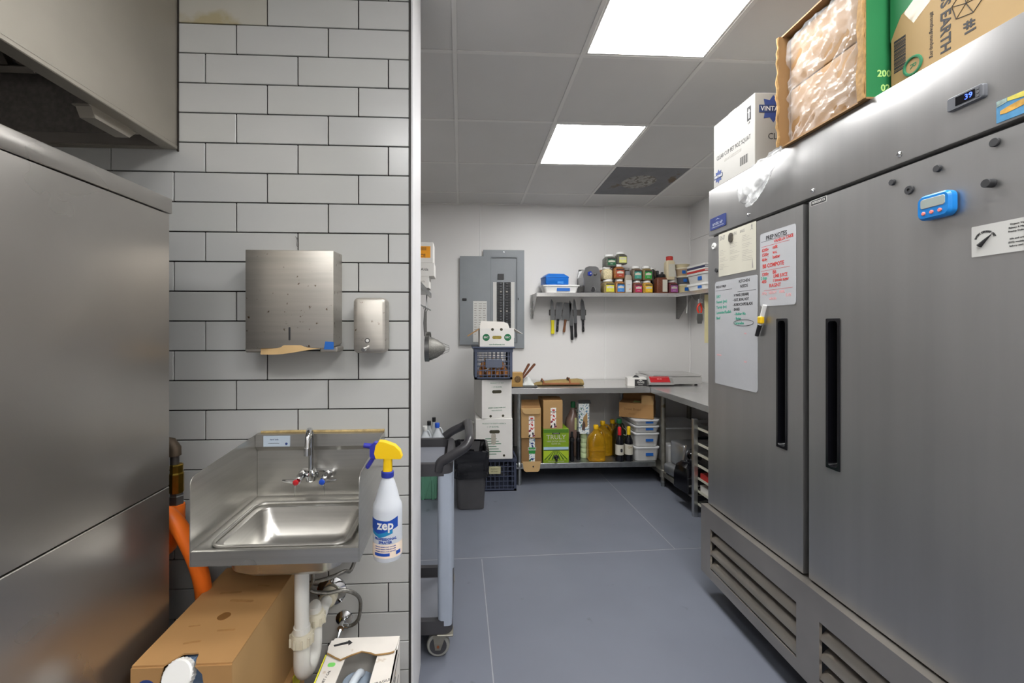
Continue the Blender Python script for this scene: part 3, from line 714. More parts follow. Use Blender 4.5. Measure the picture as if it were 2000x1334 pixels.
def door(x0, x1, hx0, hx1, hz0, hz1, lab):
    b = MB()
    b.box(x0, hx0, -.030, 0, ZDB, ZDT).box(hx1, x1, -.030, 0, ZDB, ZDT).box(hx0, hx1, -.030, 0, ZDB, hz0).box(hx0, hx1, -.030, 0, hz1, ZDT)
    # one clean slab outline with a hole
    o = b.build('door', FRSTEEL, fr, smooth=0)
    tag(o, lab)
    cx, cz_, hw_, hh_ = (hx0 + hx1) / 2, (hz0 + hz1) / 2, (hx1 - hx0) / 2, (hz1 - hz0) / 2
    MB().rloft([(0, 0, -.001, hw_ + .003, hh_ + .003, .003), (0, 0, .003, hw_ + .002, hh_ + .002, .003), (0, 0, .003, hw_ - .007, hh_ - .007, .012),
                (0, 0, -.012, hw_ - .010, hh_ - .010, .014), (0, 0, -.026, hw_ - .014, hh_ - .014, .012)], 5, M=T(cx, 0, cz_) @ RX(-90) @ S(1, 1, 1), cap0=False).build('handle', BLACKG, o)
    return o
a0, a1 = FL(1537, 623), FL(1518, 871); b0, b1 = FL(1640, 623), FL(1615, 911)
door(xg1, hwf - .002, a0[0], a1[0], a1[1], a0[1], 'far narrow looking door with two whiteboards')
door(-hwf + .002, xg0, b0[0], b1[0], b1[1], b0[1], 'near door with magnets and timer')
# kick panel with louvres
KO = .032; KZ0, KZ1 = .108, ZDB - .008
xk0 = FL(1555, 1180, KO)[0]; xk1 = FL(1387, 1060, KO)[0]; xk2 = FL(1600, 1200, KO)[0]
ot, ob = FL(1387, 1033, KO)[1], FL(1387, 1114, KO)[1] + .004
xe = hwf + .012
k = MB()
k.box(-hwf - .01, xe, .022, KO, ot, KZ1, .0).box(-hwf - .01, xe, .022, KO, KZ0, ob)
k.box(xk1, xe, .022, KO, ob, ot).box(xk2, xk0, .022, KO, ob, ot).box(-hwf - .01, -hwf + .03, .022, KO, ob, ot)
k.build('kick_panel', KSTEEL, fr, smooth=0)
MB().box(-hwf - .01, xe, -.10, .0315, KZ1 - .004, KZ1 - .0002).build('kick_ledge', KSTEEL, fr, smooth=0)
MB().box(-hwf - .01, xe, -.046, -.040, KZ0, KZ1 - .004).build('kick_backing', BLACK, fr, smooth=0)
MB().box(xe - .004, xe, -.040, .022, KZ0, KZ1 - .004).build('kick_end', KSTEEL, fr, smooth=0)
MB().box(-hwf, hwf, -.75, -.05, .108, .116).build('base_plate', DKSTEEL, fr, smooth=0)
for (xa, xb) in ((xk0, xk1), (-hwf + .03, xk2)):
    nS = 3; ph = (ot - ob) / nS
    for i in range(nS):
        zt = ob + ph * (i + 0.62)
        prof = [(-.028, zt + .006), (-.004, zt + .004), (.010, zt - .004), (.024, zt - .020), (.028, zt - ph * .52), (.024, zt - ph * .55), (.020, zt - .024), (.006, zt - .010), (-.028, zt)]
        MB().prism(prof, 'X', xa, xb).build('louvre', KSTEEL, fr, smooth=50)
for x in (-hwf + .12, hwf - .10):
    for y in (-.13, -.68):
        cs = MB().box(-.03, .03, -.035, .035, .096, .108, .002, M=T(x, y, 0)).build('caster', GALV, fr)
        MB().cyl((x - .016, y, .048), (x + .016, y, .048), .048, .048, 20).build('wheel', BLACK, cs)
        for s_ in (-1, 1): MB().box(x + s_ * .020 - .002, x + s_ * .020 + .002, y - .018, y + .018, .04, .098).build('fork_cheek', GALV, cs, smooth=0)
# header details
def screw(px, py):
    x, z = FL(px, py)
    s_ = MB().lathe([(.009, 0), (.009, .002), (.006, .004), (.0058, .004), (.004, .0065), (0, .007)], 16, M=T(x, -.004, z) @ RX(-90)).build('screw', CHROME, fr)
screw(1755, 302); screw(1460, 420); screw(1586, 373)
x0, z0 = FL(1920, 192, .006); x1, z1 = FL(1848, 192, .006)
zc0 = FL(1884, 192, .006)
dsp = MB().rloft([(0, 0, 0, abs(x1 - x0) / 2, .018, .006), (0, 0, .010, abs(x1 - x0) / 2, .018, .006), (0, 0, .012, abs(x1 - x0) / 2 - .002, .016, .005)], 4, M=T(zc0[0], -.005, zc0[1]) @ RX(-90)).build('temperature_display', mat('display_grey', '#5c5e63', 0.4), fr)
MB().box(-.022, .022, .0071, .0078, -.010, .012, M=T(zc0[0] - .002, 0, zc0[1])).build('screen', BLACKG, dsp, smooth=0)
text('39', .019, mat('blue_digits', '#3a55ff', 0.5, emit=4.0), dsp, T(zc0[0] - .010, .0079, zc0[1] + .001) @ FACE, name='display_digits')
for i in range(3): MB().box(-.003, .003, .007, .0082, -.0025, .0025, M=T(zc0[0] - .030, 0, zc0[1] - .009 + .009 * i)).build('display_button', GREYP, dsp, smooth=0)
ax0, az = FL(1401, 434)
w_ = abs(FL(1386, 434)[0] - FL(1416, 434)[0]) / 2
bd = MB().rloft([(0, 0, 0, w_, .031, .004), (0, 0, .004, w_, .031, .004)], 3, M=T(ax0, -.005, az) @ RX(-90)).build('maker_badge', mat('badge_blue', '#2d3a73', 0.35), fr)
SILV = mat('badge_silver', '#c6cbd8', 0.3, 0.6)
text('arctic air', .026, SILV, bd, T(ax0, -.0008, az - .003) @ FACE, bold=.0004)
text('COMMERCIAL REFRIGERATION', .0092, SILV, bd, T(ax0, -.0008, az - .020) @ FACE, sx=.85)
MB().prism([(-.02, .0), (0, .008), (.02, 0), (0, .003)], 'Y', -.001, -.0006, M=T(ax0, 0, az + .014)).build('badge_star', SILV, bd, smooth=0)
sx_, sz_ = FL(1599, 393)
w_ = abs(FL(1584, 393)[0] - FL(1615, 393)[0]) / 2
stk = MB().box(-w_, w_, 0, .0006, -.0105, .0105, M=T(sx_, 0.0, sz_)).build('name_sticker', WPAPER, fr, smooth=0)
MB().box(-w_ + .002, w_ - .002, .0005, .0008, -.0085, .0085, M=T(sx_, 0.0, sz_)).build('sticker_field', INK, stk, smooth=0)
text('REFRIGERATOR', .0125, WPAPER, stk, T(sx_, .0009, sz_) @ FACE, sx=(2 * w_ - .006) / .099)

# ---- things stuck to the doors
def fplace(px, py, off=0.0):
    x, z = FL(px, py, off)
    return FRT_ + FU * x + FO * off + Vector((0, 0, z))
def magnet(px, py, r, h, lab, hole=False):
    o = thing('magnet', lab, 'magnet', fplace(px, py), FROT, 'round black magnets on the refrigerator')
    pr = [(r * .3, .0005), (r, .0005), (r, h - .001), (r - .001, h)] + ([(r * .35, h), (r * .35, h - .002), (0, h - .002)] if hole else [(0, h)])
    MB().lathe(pr, 22, M=RX(-90)).build('disc', mat('ferrite', '#2f2f31', 0.55, 0, 0.1), o)
    return o
magnet(1945, 278, .0105, .006, 'black round magnet with rough face right below the picture postcard')
magnet(1833, 329, .0095, .007, 'black round magnet between the blue timer and the temperature display')
magnet(1744, 356, .009, .006, 'smallest black round magnet, leftmost on the near refrigerator door')
magnet(1777, 371, .0125, .005, 'black ring magnet with a centre hole on the near refrigerator door', True)
magnet(1938, 358, .0105, .018, 'thick black cylinder magnet standing out right of the blue timer')
magnet(1400, 528, .011, .006, 'small black round magnet beside the left edge of the cream menu sheet')
wh = thing('magnet', 'white round hook magnet on the far refrigerator door', 'magnet', fplace(1395, 481), FROT)
MB().lathe([(.017, 0), (.017, .004), (.015, .006), (0, .006)], 24, M=RX(-90)).build('disc', WHITE, wh)
MB().box(-.006, .006, .006, .0068, -.0015, .0015).build('mark', INK, wh, smooth=0)

def sheet(name, lab, cat, px, py, tl, tr, bl, off, m, rad=.012, th=.0012):
    xl, zt = FL(*tl, off); xr, zt2 = FL(*tr, off); xb, zb = FL(*bl, off)
    w, h = abs(xl - xr), abs((zt + zt2) / 2 - zb)
    o = thing(name, lab, cat, FRT_ + FU * ((xl + xr) / 2) + FO * off + Vector((0, 0, (zt + zt2) / 2 - h / 2)), FROT)
    MB().rloft([(0, 0, 0, w / 2, h / 2, rad), (0, 0, th, w / 2, h / 2, rad)], 4, M=RX(-90)).build('sheet' if 'menu' in name or 'card' in name else 'board', m, o, smooth=0)
    return o, w, h, th
def wr(o, s, u, v, size, m, w, h, th, rot=0, sx=1.0, align='LEFT', bold=.0003):
    # u,v from the top left corner in 0..1
    text(s, size * .74, m, o, T(w / 2 - u * w, th + .0002, h / 2 - v * h) @ FACE @ RZ(rot), name='handwriting', align=align, sx=sx, bold=bold, ext=.0002)
def rule(o, u0, u1, v, m, w, h, th, t=.0014, v1=None):
    v1 = v if v1 is None else v1
    a_, b_ = (w / 2 - u0 * w, h / 2 - v * h), (w / 2 - u1 * w, h / 2 - v1 * h)
    MB().prism([(a_[0], a_[1] - t / 2), (b_[0], b_[1] - t / 2), (b_[0], b_[1] + t / 2), (a_[0], a_[1] + t / 2)], 'Y', th, th + .0003).build('marker_line', m, o, smooth=0)

o, w, h, th = sheet('whiteboard', 'tall magnetic whiteboard with green and black notes', 'whiteboard', 0, 0, (1397, 552), (1480, 535), (1396, 748), .0008, WBOARD, .014)
wr(o, 'FRIDAY PREP', .03, .055, .022, INK, w, h, th, 0, .95); rule(o, .02, .44, .09, INK, w, h, th)
wr(o, 'KITCHEN', .60, .035, .026, INK, w, h, th); wr(o, 'NEEDS', .63, .08, .026, INK, w, h, th); rule(o, .57, .97, .125, INK, w, h, th)
for i, s in enumerate(('DRY', 'Fennel (yes)', 'Turnip (no)', 'Lavender/Radish', 'Beef')):
    wr(o, s, .04, .15 + .052 * i, .026, INKT, w, h, th, 1.5, 1.0, bold=.0005)
for i, s in enumerate(('- V PANS (100/400)', '- GOT, BON, HOT', '- ROBOCOUPE BLADE', '- BANES')):
    wr(o, s, .46, .155 + .043 * i, .024, INK, w, h, th, 0, .85, bold=.0005)
for i, s in enumerate(('- Rubber Mix', '- Butter', 'Caramelise')):
    wr(o, s, .50, .325 + .042 * i, .024, INKT, w, h, th, 0, .9, bold=.0005)
ring = [(w / 2 - (.70 + .22 * math.cos(R(10 * k_))) * w, th + .0004, h / 2 - (.405 + .028 * math.sin(R(10 * k_))) * h) for k_ in range(36)]
MB().tube(ring, .0008, 5, closed=True).build('marker_ring', INK, o)
wr(o, 'mix', .72, .50, .016, INKRF, w, h, th); wr(o, 'salad bar', .05, .715, .016, INKRF, w, h, th); wr(o, 'loaf', .72, .75, .016, INKRF, w, h, th)

o, w, h, th = sheet('whiteboard', 'small magnetic whiteboard headed prep notes in red and black', 'whiteboard', 0, 0, (1485, 458), (1555, 436), (1486, 599), .0008, WBOARD, .012)
wr(o, 'PREP NOTES', .18, .08, .034, INK, w, h, th, 0, .9, bold=.0006); rule(o, .04, .92, .115, INK, w, h, th)
wr(o, 'VANILLA CAKE', .42, .15, .022, INKR, w, h, th, 2, 1, bold=.0006); rule(o, .05, .85, .185, INKR, w, h, th)
for i, (a_, b_) in enumerate((('6200g', 'milk'), ('1500g', 'w.c.'), ('464g', 'butter'))):
    wr(o, a_, .06, .235 + .065 * i, .026, INKR, w, h, th, 0, .9, bold=.0006); wr(o, b_, .38, .225 + .065 * i, .026, INKR, w, h, th, 0, .9, bold=.0006)
wr(o, 'BB COMPOTE', .08, .455, .032, INKR, w, h, th, 0, .9, bold=.0008); rule(o, .03, .85, .515, INKR, w, h, th)
wr(o, '1200g', .06, .565, .026, INKR, w, h, th, 0, .9, bold=.0006); wr(o, 'BB', .38, .555, .026, INKR, w, h, th, bold=.0006)
wr(o, '2 tbsp', .03, .615, .026, INKT, w, h, th, 0, .8, bold=.0006); wr(o, 'LIME JUICE', .40, .61, .026, INKR, w, h, th, 0, .9, bold=.0006)
wr(o, '400', .06, .665, .026, INKR, w, h, th, bold=.0006); wr(o, '1 brown sugar', .38, .665, .024, INKR, w, h, th, 0, .9, bold=.0006)
wr(o, 'RAGNT', .28, .73, .028, INKR, w, h, th, bold=.0006); rule(o, .12, .92, .785, INKR, w, h, th)
wr(o, '.375g   HEAVY   100%', .05, .825, .022, INKRF, w, h, th, 0, .95, bold=.0005); wr(o, '5:1%', .74, .875, .022, INKRF, w, h, th, bold=.0004); wr(o, 'whole', .28, .90, .024, INKRF, w, h, th, bold=.0005)

o, w, h, th = sheet('menu_sheet', 'cream printed menu sheet held by a magnet on the refrigerator', 'menu', 0, 0, (1404, 456), (1477, 434), (1404, 541), .0008, CREAM, .002, .0006)
wr(o, 'SN7', .03, .11, .040, INKGR, w, h, th, 0, .9, bold=.0006); wr(o, 'VH', .42, .11, .034, INKGR, w, h, th, 0, .8); wr(o, 'BAKE', .60, .11, .026, INKGR, w, h, th, 0, .8)
for c_, (u0, v0, n_) in enumerate(((.03, .40, 13), (.33, .28, 12), (.66, .22, 16))):
    for i in range(n_):
        if i in (4, 8): continue
        rule(o, u0, u0 + (.10 if i % 4 == 0 else random.uniform(.12, .27)), v0 + .036 * i, INKGR, w, h, th, .0018 if i % 4 == 0 else .001)
MB().prism([(-.005, .012), (0, .020), (.006, .012), (.003, .0), (.010, -.010), (.0, -.004), (-.010, -.012), (-.003, .0)], 'Y', th, th + .0004, M=T(-w * .40, 0, h * .39)).build('printed_plant', INKGR, o, smooth=0)
MB().prism([(-.004, -.024), (.004, -.024), (.005, -.008), (.001, .022), (-.003, -.008)], 'Y', th, th + .0004, M=T(-w * .42, 0, -h * .34)).build('printed_knife', INKGR, o, smooth=0)
mg = thing('magnet', 'dark oval metal magnet holding the top of the menu sheet', 'magnet', fplace(1428, 464, .0016), FROT)
MB().rloft([(0, 0, 0, .017, .023, .0169), (0, 0, .005, .017, .023, .0169), (0, 0, .006, .013, .019, .0129)], 6, M=RX(-90)).build('disc', mat('pewter', '#6c675f', 0.4, 0.8, 0.2, 60), mg)
mk = thing('marker_pen', 'whiteboard marker with yellow clip stuck to the refrigerator door', 'marker', fplace(1487, 625, .012), FROT)
pa, pb = FL(1494, 596, .012), FL(1478, 656, .012)
pc = FL(1487, 625, .012)
va_, vb_ = Vector((pa[0] - pc[0], 0, pa[1] - pc[1])), Vector((pb[0] - pc[0], 0, pb[1] - pc[1]))
MB().cyl(va_, vb_ * .3, .0085, .0085, 12).build('barrel', WHITE, mk)
MB().cyl(vb_ * .3, vb_, .009, .008, 12).build('cap', BLACK, mk)
MB().box(-.014, .012, -.006, .012, -.016, .016, .004).build('clip', mat('yellow_clip', '#e0b413', 0.4), mk)
tm = thing('kitchen_timer', 'blue digital kitchen timer stuck to the refrigerator door', 'timer', fplace(1838, 402, .0), FROT)
tw = abs(FL(1806, 402)[0] - FL(1874, 402)[0]) / 2
TB = mat('timer_blue', '#1b7fcf', 0.3)
MB().rloft([(0, 0, 0.001, tw - .006, .029, .016), (0, 0, .004, tw, .034, .018), (0, 0, .018, tw, .034, .018), (0, 0, .024, tw - .005, .029, .014)], 6, M=RX(-90) ).build('case', TB, tm)
MB().rloft([(0, 0, 0, tw - .012, .013, .006), (0, 0, .0012, tw - .013, .012, .005)], 4, M=T(0, .024, .010) @ RX(-90)).build('display', mat('lcd_grey', '#a2aba5', 0.2), tm)
for i in range(3): MB().lathe([(.0052, 0), (.0052, .002), (.004, .003)], 16, M=T((.6 - .6 * i) * tw * .8 + .002, .0235, -.016) @ RX(-90)).build('button', mat('coral_button', '#e8837a', 0.4), tm)
o, w, h, th = sheet('business_card', 'white business card with round whisk logo on the near door', 'card', 0, 0, (1898, 445), (2000, 423), (1899, 503), .0012, WPAPER, .002, .0006)
ext = .035
MB().box(-w / 2 - ext, -w / 2 + .001, 0, th, -h / 2, h / 2).build('sheet', WPAPER, o, smooth=0)
tag(o, 'white business card with round whisk logo on the near door')
cxl, czl = w * .22, 0.0
MB().tube([(cxl + .012, th + .0006, -.012), (cxl + .0, th + .0006, 0), (cxl - .013, th + .0006, .012)], [.006, .0035, .0007], 8).build('printed_whisk', INK, o)
for k_, ch in enumerate('BAKERY DESSERT CART'):
    a_ = R(160 - 140 * k_ / 18)
    text(ch, .0062, INK, o, T(cxl - .021 * math.cos(a_), th + .0002, czl + .021 * math.sin(a_)) @ FACE @ RZ(math.degrees(a_) - 90), bold=.0003)
for i, s in enumerate(('Organic Vegan', 'Bakery & Market', 'Freshly Delivered', '', 'info and orders', '(555) weekly box', 'bakery and cafe')):
    text(s, .0056, INK, o, T(-w * .30 - .012, th + .0002, h * .36 - .0085 * i) @ FACE)
o = thing('picture_postcard', 'picture postcard showing a golden island in blue sea', 'postcard', fplace(1970, 210, 0.001), FROT)
pw_, phh = .075, .026
MB().box(-pw_, .026, -.0055, -.0022, -phh, phh).build('card', mat('postcard_blue', '#4f88b0', 0.35, 0, 0.25, 30), o, smooth=0)
isl = [(.018, -.008), (.005, -.010), (-.03, -.006), (-.07, -.008), (-.07, .012), (-.05, .010), (-.02, .008), (.004, .004), (.018, .000)]
MB().prism(isl, 'Y', -.0023, -.0016).build('printed_island', mat('postcard_ochre', '#c99a45', 0.4, 0, 0.4, 60), o, smooth=0)
MB().prism([(.025, .012), (.005, .016), (.005, .0255), (.025, .0255)], 'Y', -.0023, -.0016).build('printed_rocks', mat('postcard_grey', '#8fa39b', 0.5, 0, 0.4, 90), o, smooth=0)
MB().prism([(.004, .017), (-.03, .012), (-.03, .0255), (.004, .0255)], 'Y', -.0023, -.0016).build('printed_field', mat('postcard_yellow', '#c9bd4e', 0.5, 0, 0.3, 50), o, smooth=0)

# ---- cartons on top of the refrigerator
def topbox(name, lab, pxa, pxb, depth, height, off=-.006):
    xa, xb = FL(pxa, 300, off)[0], FL(pxb, 300, off)[0]
    o = thing(name, lab, 'box', FRT_ + FU * ((xa + xb) / 2) + FO * (off) + Vector((0, 0, ZTOP + .0005)), FROT)
    return o, abs(xa - xb) / 2, depth, height
hA = FL(1474, 181, -.006)[1] - ZTOP
o, w, d, h = topbox('white_carton', 'white carton printed clear cup on the far end of the refrigerator', 1394, 1474, .42, hA)
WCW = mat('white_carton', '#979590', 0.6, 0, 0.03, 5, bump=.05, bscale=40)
MB().box(-w, w, -d, 0, 0, h, .002).build('carton', WCW, o)
MB().box(-w + .01, w - .01, -.0 - d * .52, -d * .48, h - .0005, h + .0006).build('packing_tape', mat('clear_tape', '#cfcac0', 0.15), o, smooth=0)
MB().box(-.03, .03, -.0005, .0006, h - .05, h).build('packing_tape', MATS['clear_tape'], o, smooth=0)
text('CLEAR CUP PET 9OZ SQUAT', .030, INK, o, T(0, .0003, h * .44) @ FACE, sx=.72)
text('KD-N164GCC-09', .022, INKGR, o, T(0, .0003, h * .34) @ FACE, sx=.85)
ub_ = MB().box(-.014, .014, 0, .0006, -.032, .032, M=T(-w + .04, 0, h - .075)).build('printed_arrow_box', INK, o, smooth=0)
MB().prism([(-.003, -.022), (.003, -.022), (.003, .006), (.009, .006), (0, .022), (-.009, .006), (-.003, .006)], 'Y', .0005, .001, M=T(-w + .04, 0, h - .075)).build('printed_arrow', WPAPER, ub_, smooth=0)
text('UP', .014, INK, o, T(-w + .04, .0003, h - .118) @ FACE)
def starlogo(o, M, s):
    pts = []
    for k_ in range(16):
        r = s if k_ % 2 == 0 else s * .68
        pts.append((r * math.sin(R(22.5 * k_)), r * math.cos(R(22.5 * k_))))
    l_ = MB().prism(pts, 'Z', 0, .0005, M=M).build('printed_star', INKB, o, smooth=0)
    MB().box(-s * 1.05, s * 1.05, -s * .28, s * .28, .0005, .001, M=M).build('printed_band', mat('logo_navy', '#22325c', 0.7), l_, smooth=0)
    text('VINTAGE', s * .48, WPAPER, l_, M @ T(0, 0, .0011), sx=.95, bold=.0003)
starlogo(o, T(w - .045, .0004, .05) @ FACE, .036)
starlogo(o, T(-w - .0002, -.085, h - .072) @ NEARF, .062)
text('CLEAR CUP', .040, INK, o, T(-w - .0003, -.06, h * .40) @ NEARF, align='LEFT', sx=.9)
for i in range(12):
    x_ = -w + .05 + i * .005
    MB().box(x_, x_ + (.0015, .003, .002)[i % 3], 0, .0005, .035, .075).build('barcode_bar', INK, o, smooth=0)

hB_ = FL(1525, 72, .012)[1] - ZTOP
o, w, d, h = topbox('open_carton', 'open torn brown carton with green end full of plastic wrapped parcels', 1526, 1692, .40, hB_, .010)
tk = .006
MB().box(-w, w, -d, 0, 0, tk).build('bottom_panel', KRAFTD, o, smooth=0)
MB().box(-w, w, -d, 0, h - tk, h).build('top_panel', KRAFTD, o, smooth=0)
MB().box(-w, w, -d, -d + tk, tk, h - tk).build('rear_panel', KRAFTD, o, smooth=0)
MB().box(w - tk, w, -d + tk, .016, tk, h - tk).build('far_panel', KRAFTD, o, smooth=0)
np_ = MB().box(-w, -w + tk, -d + tk, 0, tk, h - tk).build('near_panel', mat('printed_green', '#1e7040', 0.6, 0, 0.04), o, smooth=0)
text('200', .030, mat('pale_green_print', '#a9cf7a', 0.6), np_, T(-w - .0003, -.058, .080) @ NEARF, align='CENTER', bold=.0008)
text('02', .030, MATS['pale_green_print'], np_, T(-w - .0003, -.062, .034) @ NEARF, align='CENTER', bold=.0008)
def tornedge(x, z0, z1, y, n=22):
    pts = [(x + random.uniform(-.003, .003), y + random.uniform(-.003, .004), z0 + (z1 - z0) * i / n) for i in range(n + 1)]
    return MB().tube(pts, [random.uniform(.003, .007) for _ in pts], 6).build('torn_edge', CORR, o)
tornedge(w - .002, 0.002, h - .01, .016); tornedge(-w + .006, .002, h - .004, .003)
MB().prism([(-w + .001, .002), (-w + .030, .004), (-w + .036, h * .2), (-w + .026, h * .36), (-w + .034, h * .55), (-w + .024, h * .8), (-w + .030, h - .01), (-w + .001, h - .004)], 'Y', -.002, .003).build('torn_flap', CORR, o, smooth=0)
for (z0_, z1_, m_) in ((tk + .001, h * .50, KRAFTD), (h * .505, h - tk - .012, KRAFTD)):
    pk = MB().box(-w + tk + .004, w - tk - .004, -d + .03, -.030, z0_, z1_, .006, 2).build('wrapped_parcel', m_, o)
FILM = mat('clear_film', '#f4f4f4', 0.11, 0, 0.02, alpha=0.20)
def film(name, nx, nz, fn, parent, m=FILM, sm=25):
    b = MB(); rows = []
    for j in range(nz + 1):
        rows.append([fn(i / nx, j / nz) for i in range(nx + 1)])
    b.loops(rows, False, False, closed=False)
    return b.build(name, m, parent, smooth=sm)
from mathutils import noise as mn
def fsurf(u, v):
    x = w - tk - .004 - u * (2 * w - 2 * tk - .012); z = tk + .004 + v * (h - 2 * tk - .02)
    n1 = mn.noise(Vector((u * 3.1, v * 4.3, 1.7))); n2 = mn.noise(Vector((u * 9 + v * 5, v * 7 - u * 4, 4.2))); n3 = abs(mn.noise(Vector((u * 6 - v * 9, u * 2 + v * 3, 9.1))))
    n4 = abs(mn.noise(Vector((u * 11 + v * 3, v * 14 - u * 9, 2.5))))
    return (x, -.014 + .014 * n1 + .010 * n2 - .022 * n3 - .012 * n4, z)
film('plastic_film', 44, 52, fsurf, o, FILM, 12)

o, w, d, h = topbox('brown_carton', 'brown printed carton with green corner on the near end of the refrigerator', 1739, 2140, .36, .42, -.05)
MB().box(-w, w, -d, 0, 0, h, .003).build('carton', mat('kraft_print', '#9a7f54', 0.7, 0, 0.05, 4, bump=.1, bscale=40), o)
def C3(px, py):                                   # to this box's own frame
    x, z = FL(px, py, -.05)
    p = FRT_ + FU * x
    return (p - Vector((o.location.x, o.location.y, 0)) + FO * (-.05)).dot(FU), z - ZTOP - .0005
gpoly = [C3(1739, 85), C3(1739, 0), (C3(1739, 0)[0] , h - .004), (C3(1790, 0)[0], h - .004), C3(1786, 0), C3(1760, 30), C3(1748, 60)]
MB().prism(gpoly, 'Y', 0, .0006).build('green_print', MATS['printed_green'], o, smooth=0)
x_, z_ = C3(1846, 103)
text('US EARTH', .036, INK, o, T(x_, .0004, z_) @ FACE @ RZ(-90), bold=.0009, align='RIGHT', sx=1.05)
x_, z_ = C3(1894, 53); text('#1', .036, INK, o, T(x_, .0004, z_) @ FACE @ RZ(-90), bold=.001)
x_, z_ = C3(1820, 112); text('#fromthegroundup.org', .014, INK, o, T(x_, .0004, z_) @ FACE @ RZ(-90), align='RIGHT')
for i in range(22):
    x_, z_ = C3(1755, 138 - i * 2.9)
    MB().box(-.022, .014, 0, .0005, -.0012 if i % 3 else -.0022, .0012 if i % 2 else .002, M=T(x_, 0, z_)).build('barcode_bar', INK, o, smooth=0)
x_, z_ = C3(1783, 128)
sl = MB().tube([(x_ + .025 * math.cos(R(12 * k_)), .0006, z_ + .025 * math.sin(R(12 * k_))) for k_ in range(30)], .0042, 6, closed=True).build('printed_seal', INKG, o)
text('R', .026, INKG, sl, T(x_, .0004, z_) @ FACE @ RZ(-90))
x_, z_ = C3(1892, 0)
hexa = [(x_ + .042 * math.cos(R(60 * k_ + 15)), .0008, z_ + .042 * math.sin(R(60 * k_ + 15))) for k_ in range(6)]
lg = MB().tube(hexa, .0009, 5, closed=True).build('printed_crystal', INK, o)
for k_ in range(6): MB().cyl((x_ + .006, .0008, z_ - .004), hexa[k_], .0007, .0007, 5).build('crystal_line', INK, lg)
film('tape_strip', 10, 8, lambda u, v: (C3(1785, 20)[0] - .15 * u + .03 * v, .0012 + .001 * mn.noise(Vector((u * 5, v * 3, 0))), C3(1785, 45)[1] + .05 * v + .10 * u), o, mat('glossy_tape', '#e6e2d6', 0.08, 0, 0.02, alpha=0.35))

# clear plastic bag hanging over the refrigerator edge
pb_ = thing('plastic_bag', 'crumpled clear plastic bag hanging over the refrigerator header', 'plastic bag', fplace(1480, 345, .012), FROT)
cc = FL(1480, 345, .012)
def bagp(u, v):
    # from the carton corner down to a loose bulb
    a = Vector((FL(1526, 288, .02)[0] - cc[0], 0, FL(1526, 288, .02)[1] - cc[1])); b = Vector((FL(1452, 388, .02)[0] - cc[0], 0, FL(1452, 388, .02)[1] - cc[1]))
    p = a.lerp(b, v); ax = (b - a).normalized(); pr = Vector((ax.z, 0, -ax.x))
    wd = .010 + .062 * math.sin(min(1, v * 1.15) * 1.75) ** 1.2
    if v > .9: wd *= 1 - (v - .9) * 3
    ang = u * 2 * math.pi
    n = mn.noise(Vector((u * 8, v * 6, 3.3))); n2 = mn.noise(Vector((u * 17, v * 13, 7.1)))
    r = wd * (1 + .28 * n + .2 * n2)
    q = p + pr * (r * math.cos(ang)); q.y = max(-.012, .010 + .020 * math.sin(ang) * (wd / .06) + .012 * n + .008 * n2)
    return tuple(q)
film('bag_skin', 56, 44, bagp, pb_, mat('bag_film', '#eceded', 0.12, 0, 0.02, alpha=0.42))
# ================================================================== REAR ROOM, LEFT SIDE
# ---- utility cart parked behind the tiled partition
UC0, UC1, UY0, UY1 = -.80, -.035, 1.865, 2.31
ct = thing('utility_cart', 'grey plastic utility cart parked behind the tiled wall', 'cart', (UC1, UY0, 0))
CL, CD = UC1 - UC0, UY1 - UY0
CG = mat('cart_dark_plastic', '#3a393c', 0.5, 0, 0.08, 8, bump=.15, bscale=80)
CS = mat('cart_grey_tray', '#6e7078', 0.5, 0, 0.06, 8)
CU = mat('cart_upright', '#9aa2af', 0.45, 0, 0.05, 6, spots='#c6cad0', spotscale=26, spotcut=.72)
def tray(zr, zb, nm):
    b = MB().rloft([(-CL / 2, CD / 2, zb, CL / 2 - .02, CD / 2 - .02, .03), (-CL / 2, CD / 2, zb, CL / 2, CD / 2, .04), (-CL / 2, CD / 2, zr, CL / 2, CD / 2, .04), (-CL / 2, CD / 2, zr, CL / 2 - .028, CD / 2 - .028, .03), (-CL / 2, CD / 2, zb + .012, CL / 2 - .034, CD / 2 - .034, .03)], 5)
    return b.build(nm, CG, ct)
tray(.833, .781, 'top_shelf'); tray(.162, .105, 'bottom_shelf')
for z0 in (.7932, .1172):
    MB().box(-CL + .045, -.045, .045, CD - .045, z0, z0 + .003, .001).build('tray_floor', CS, ct)
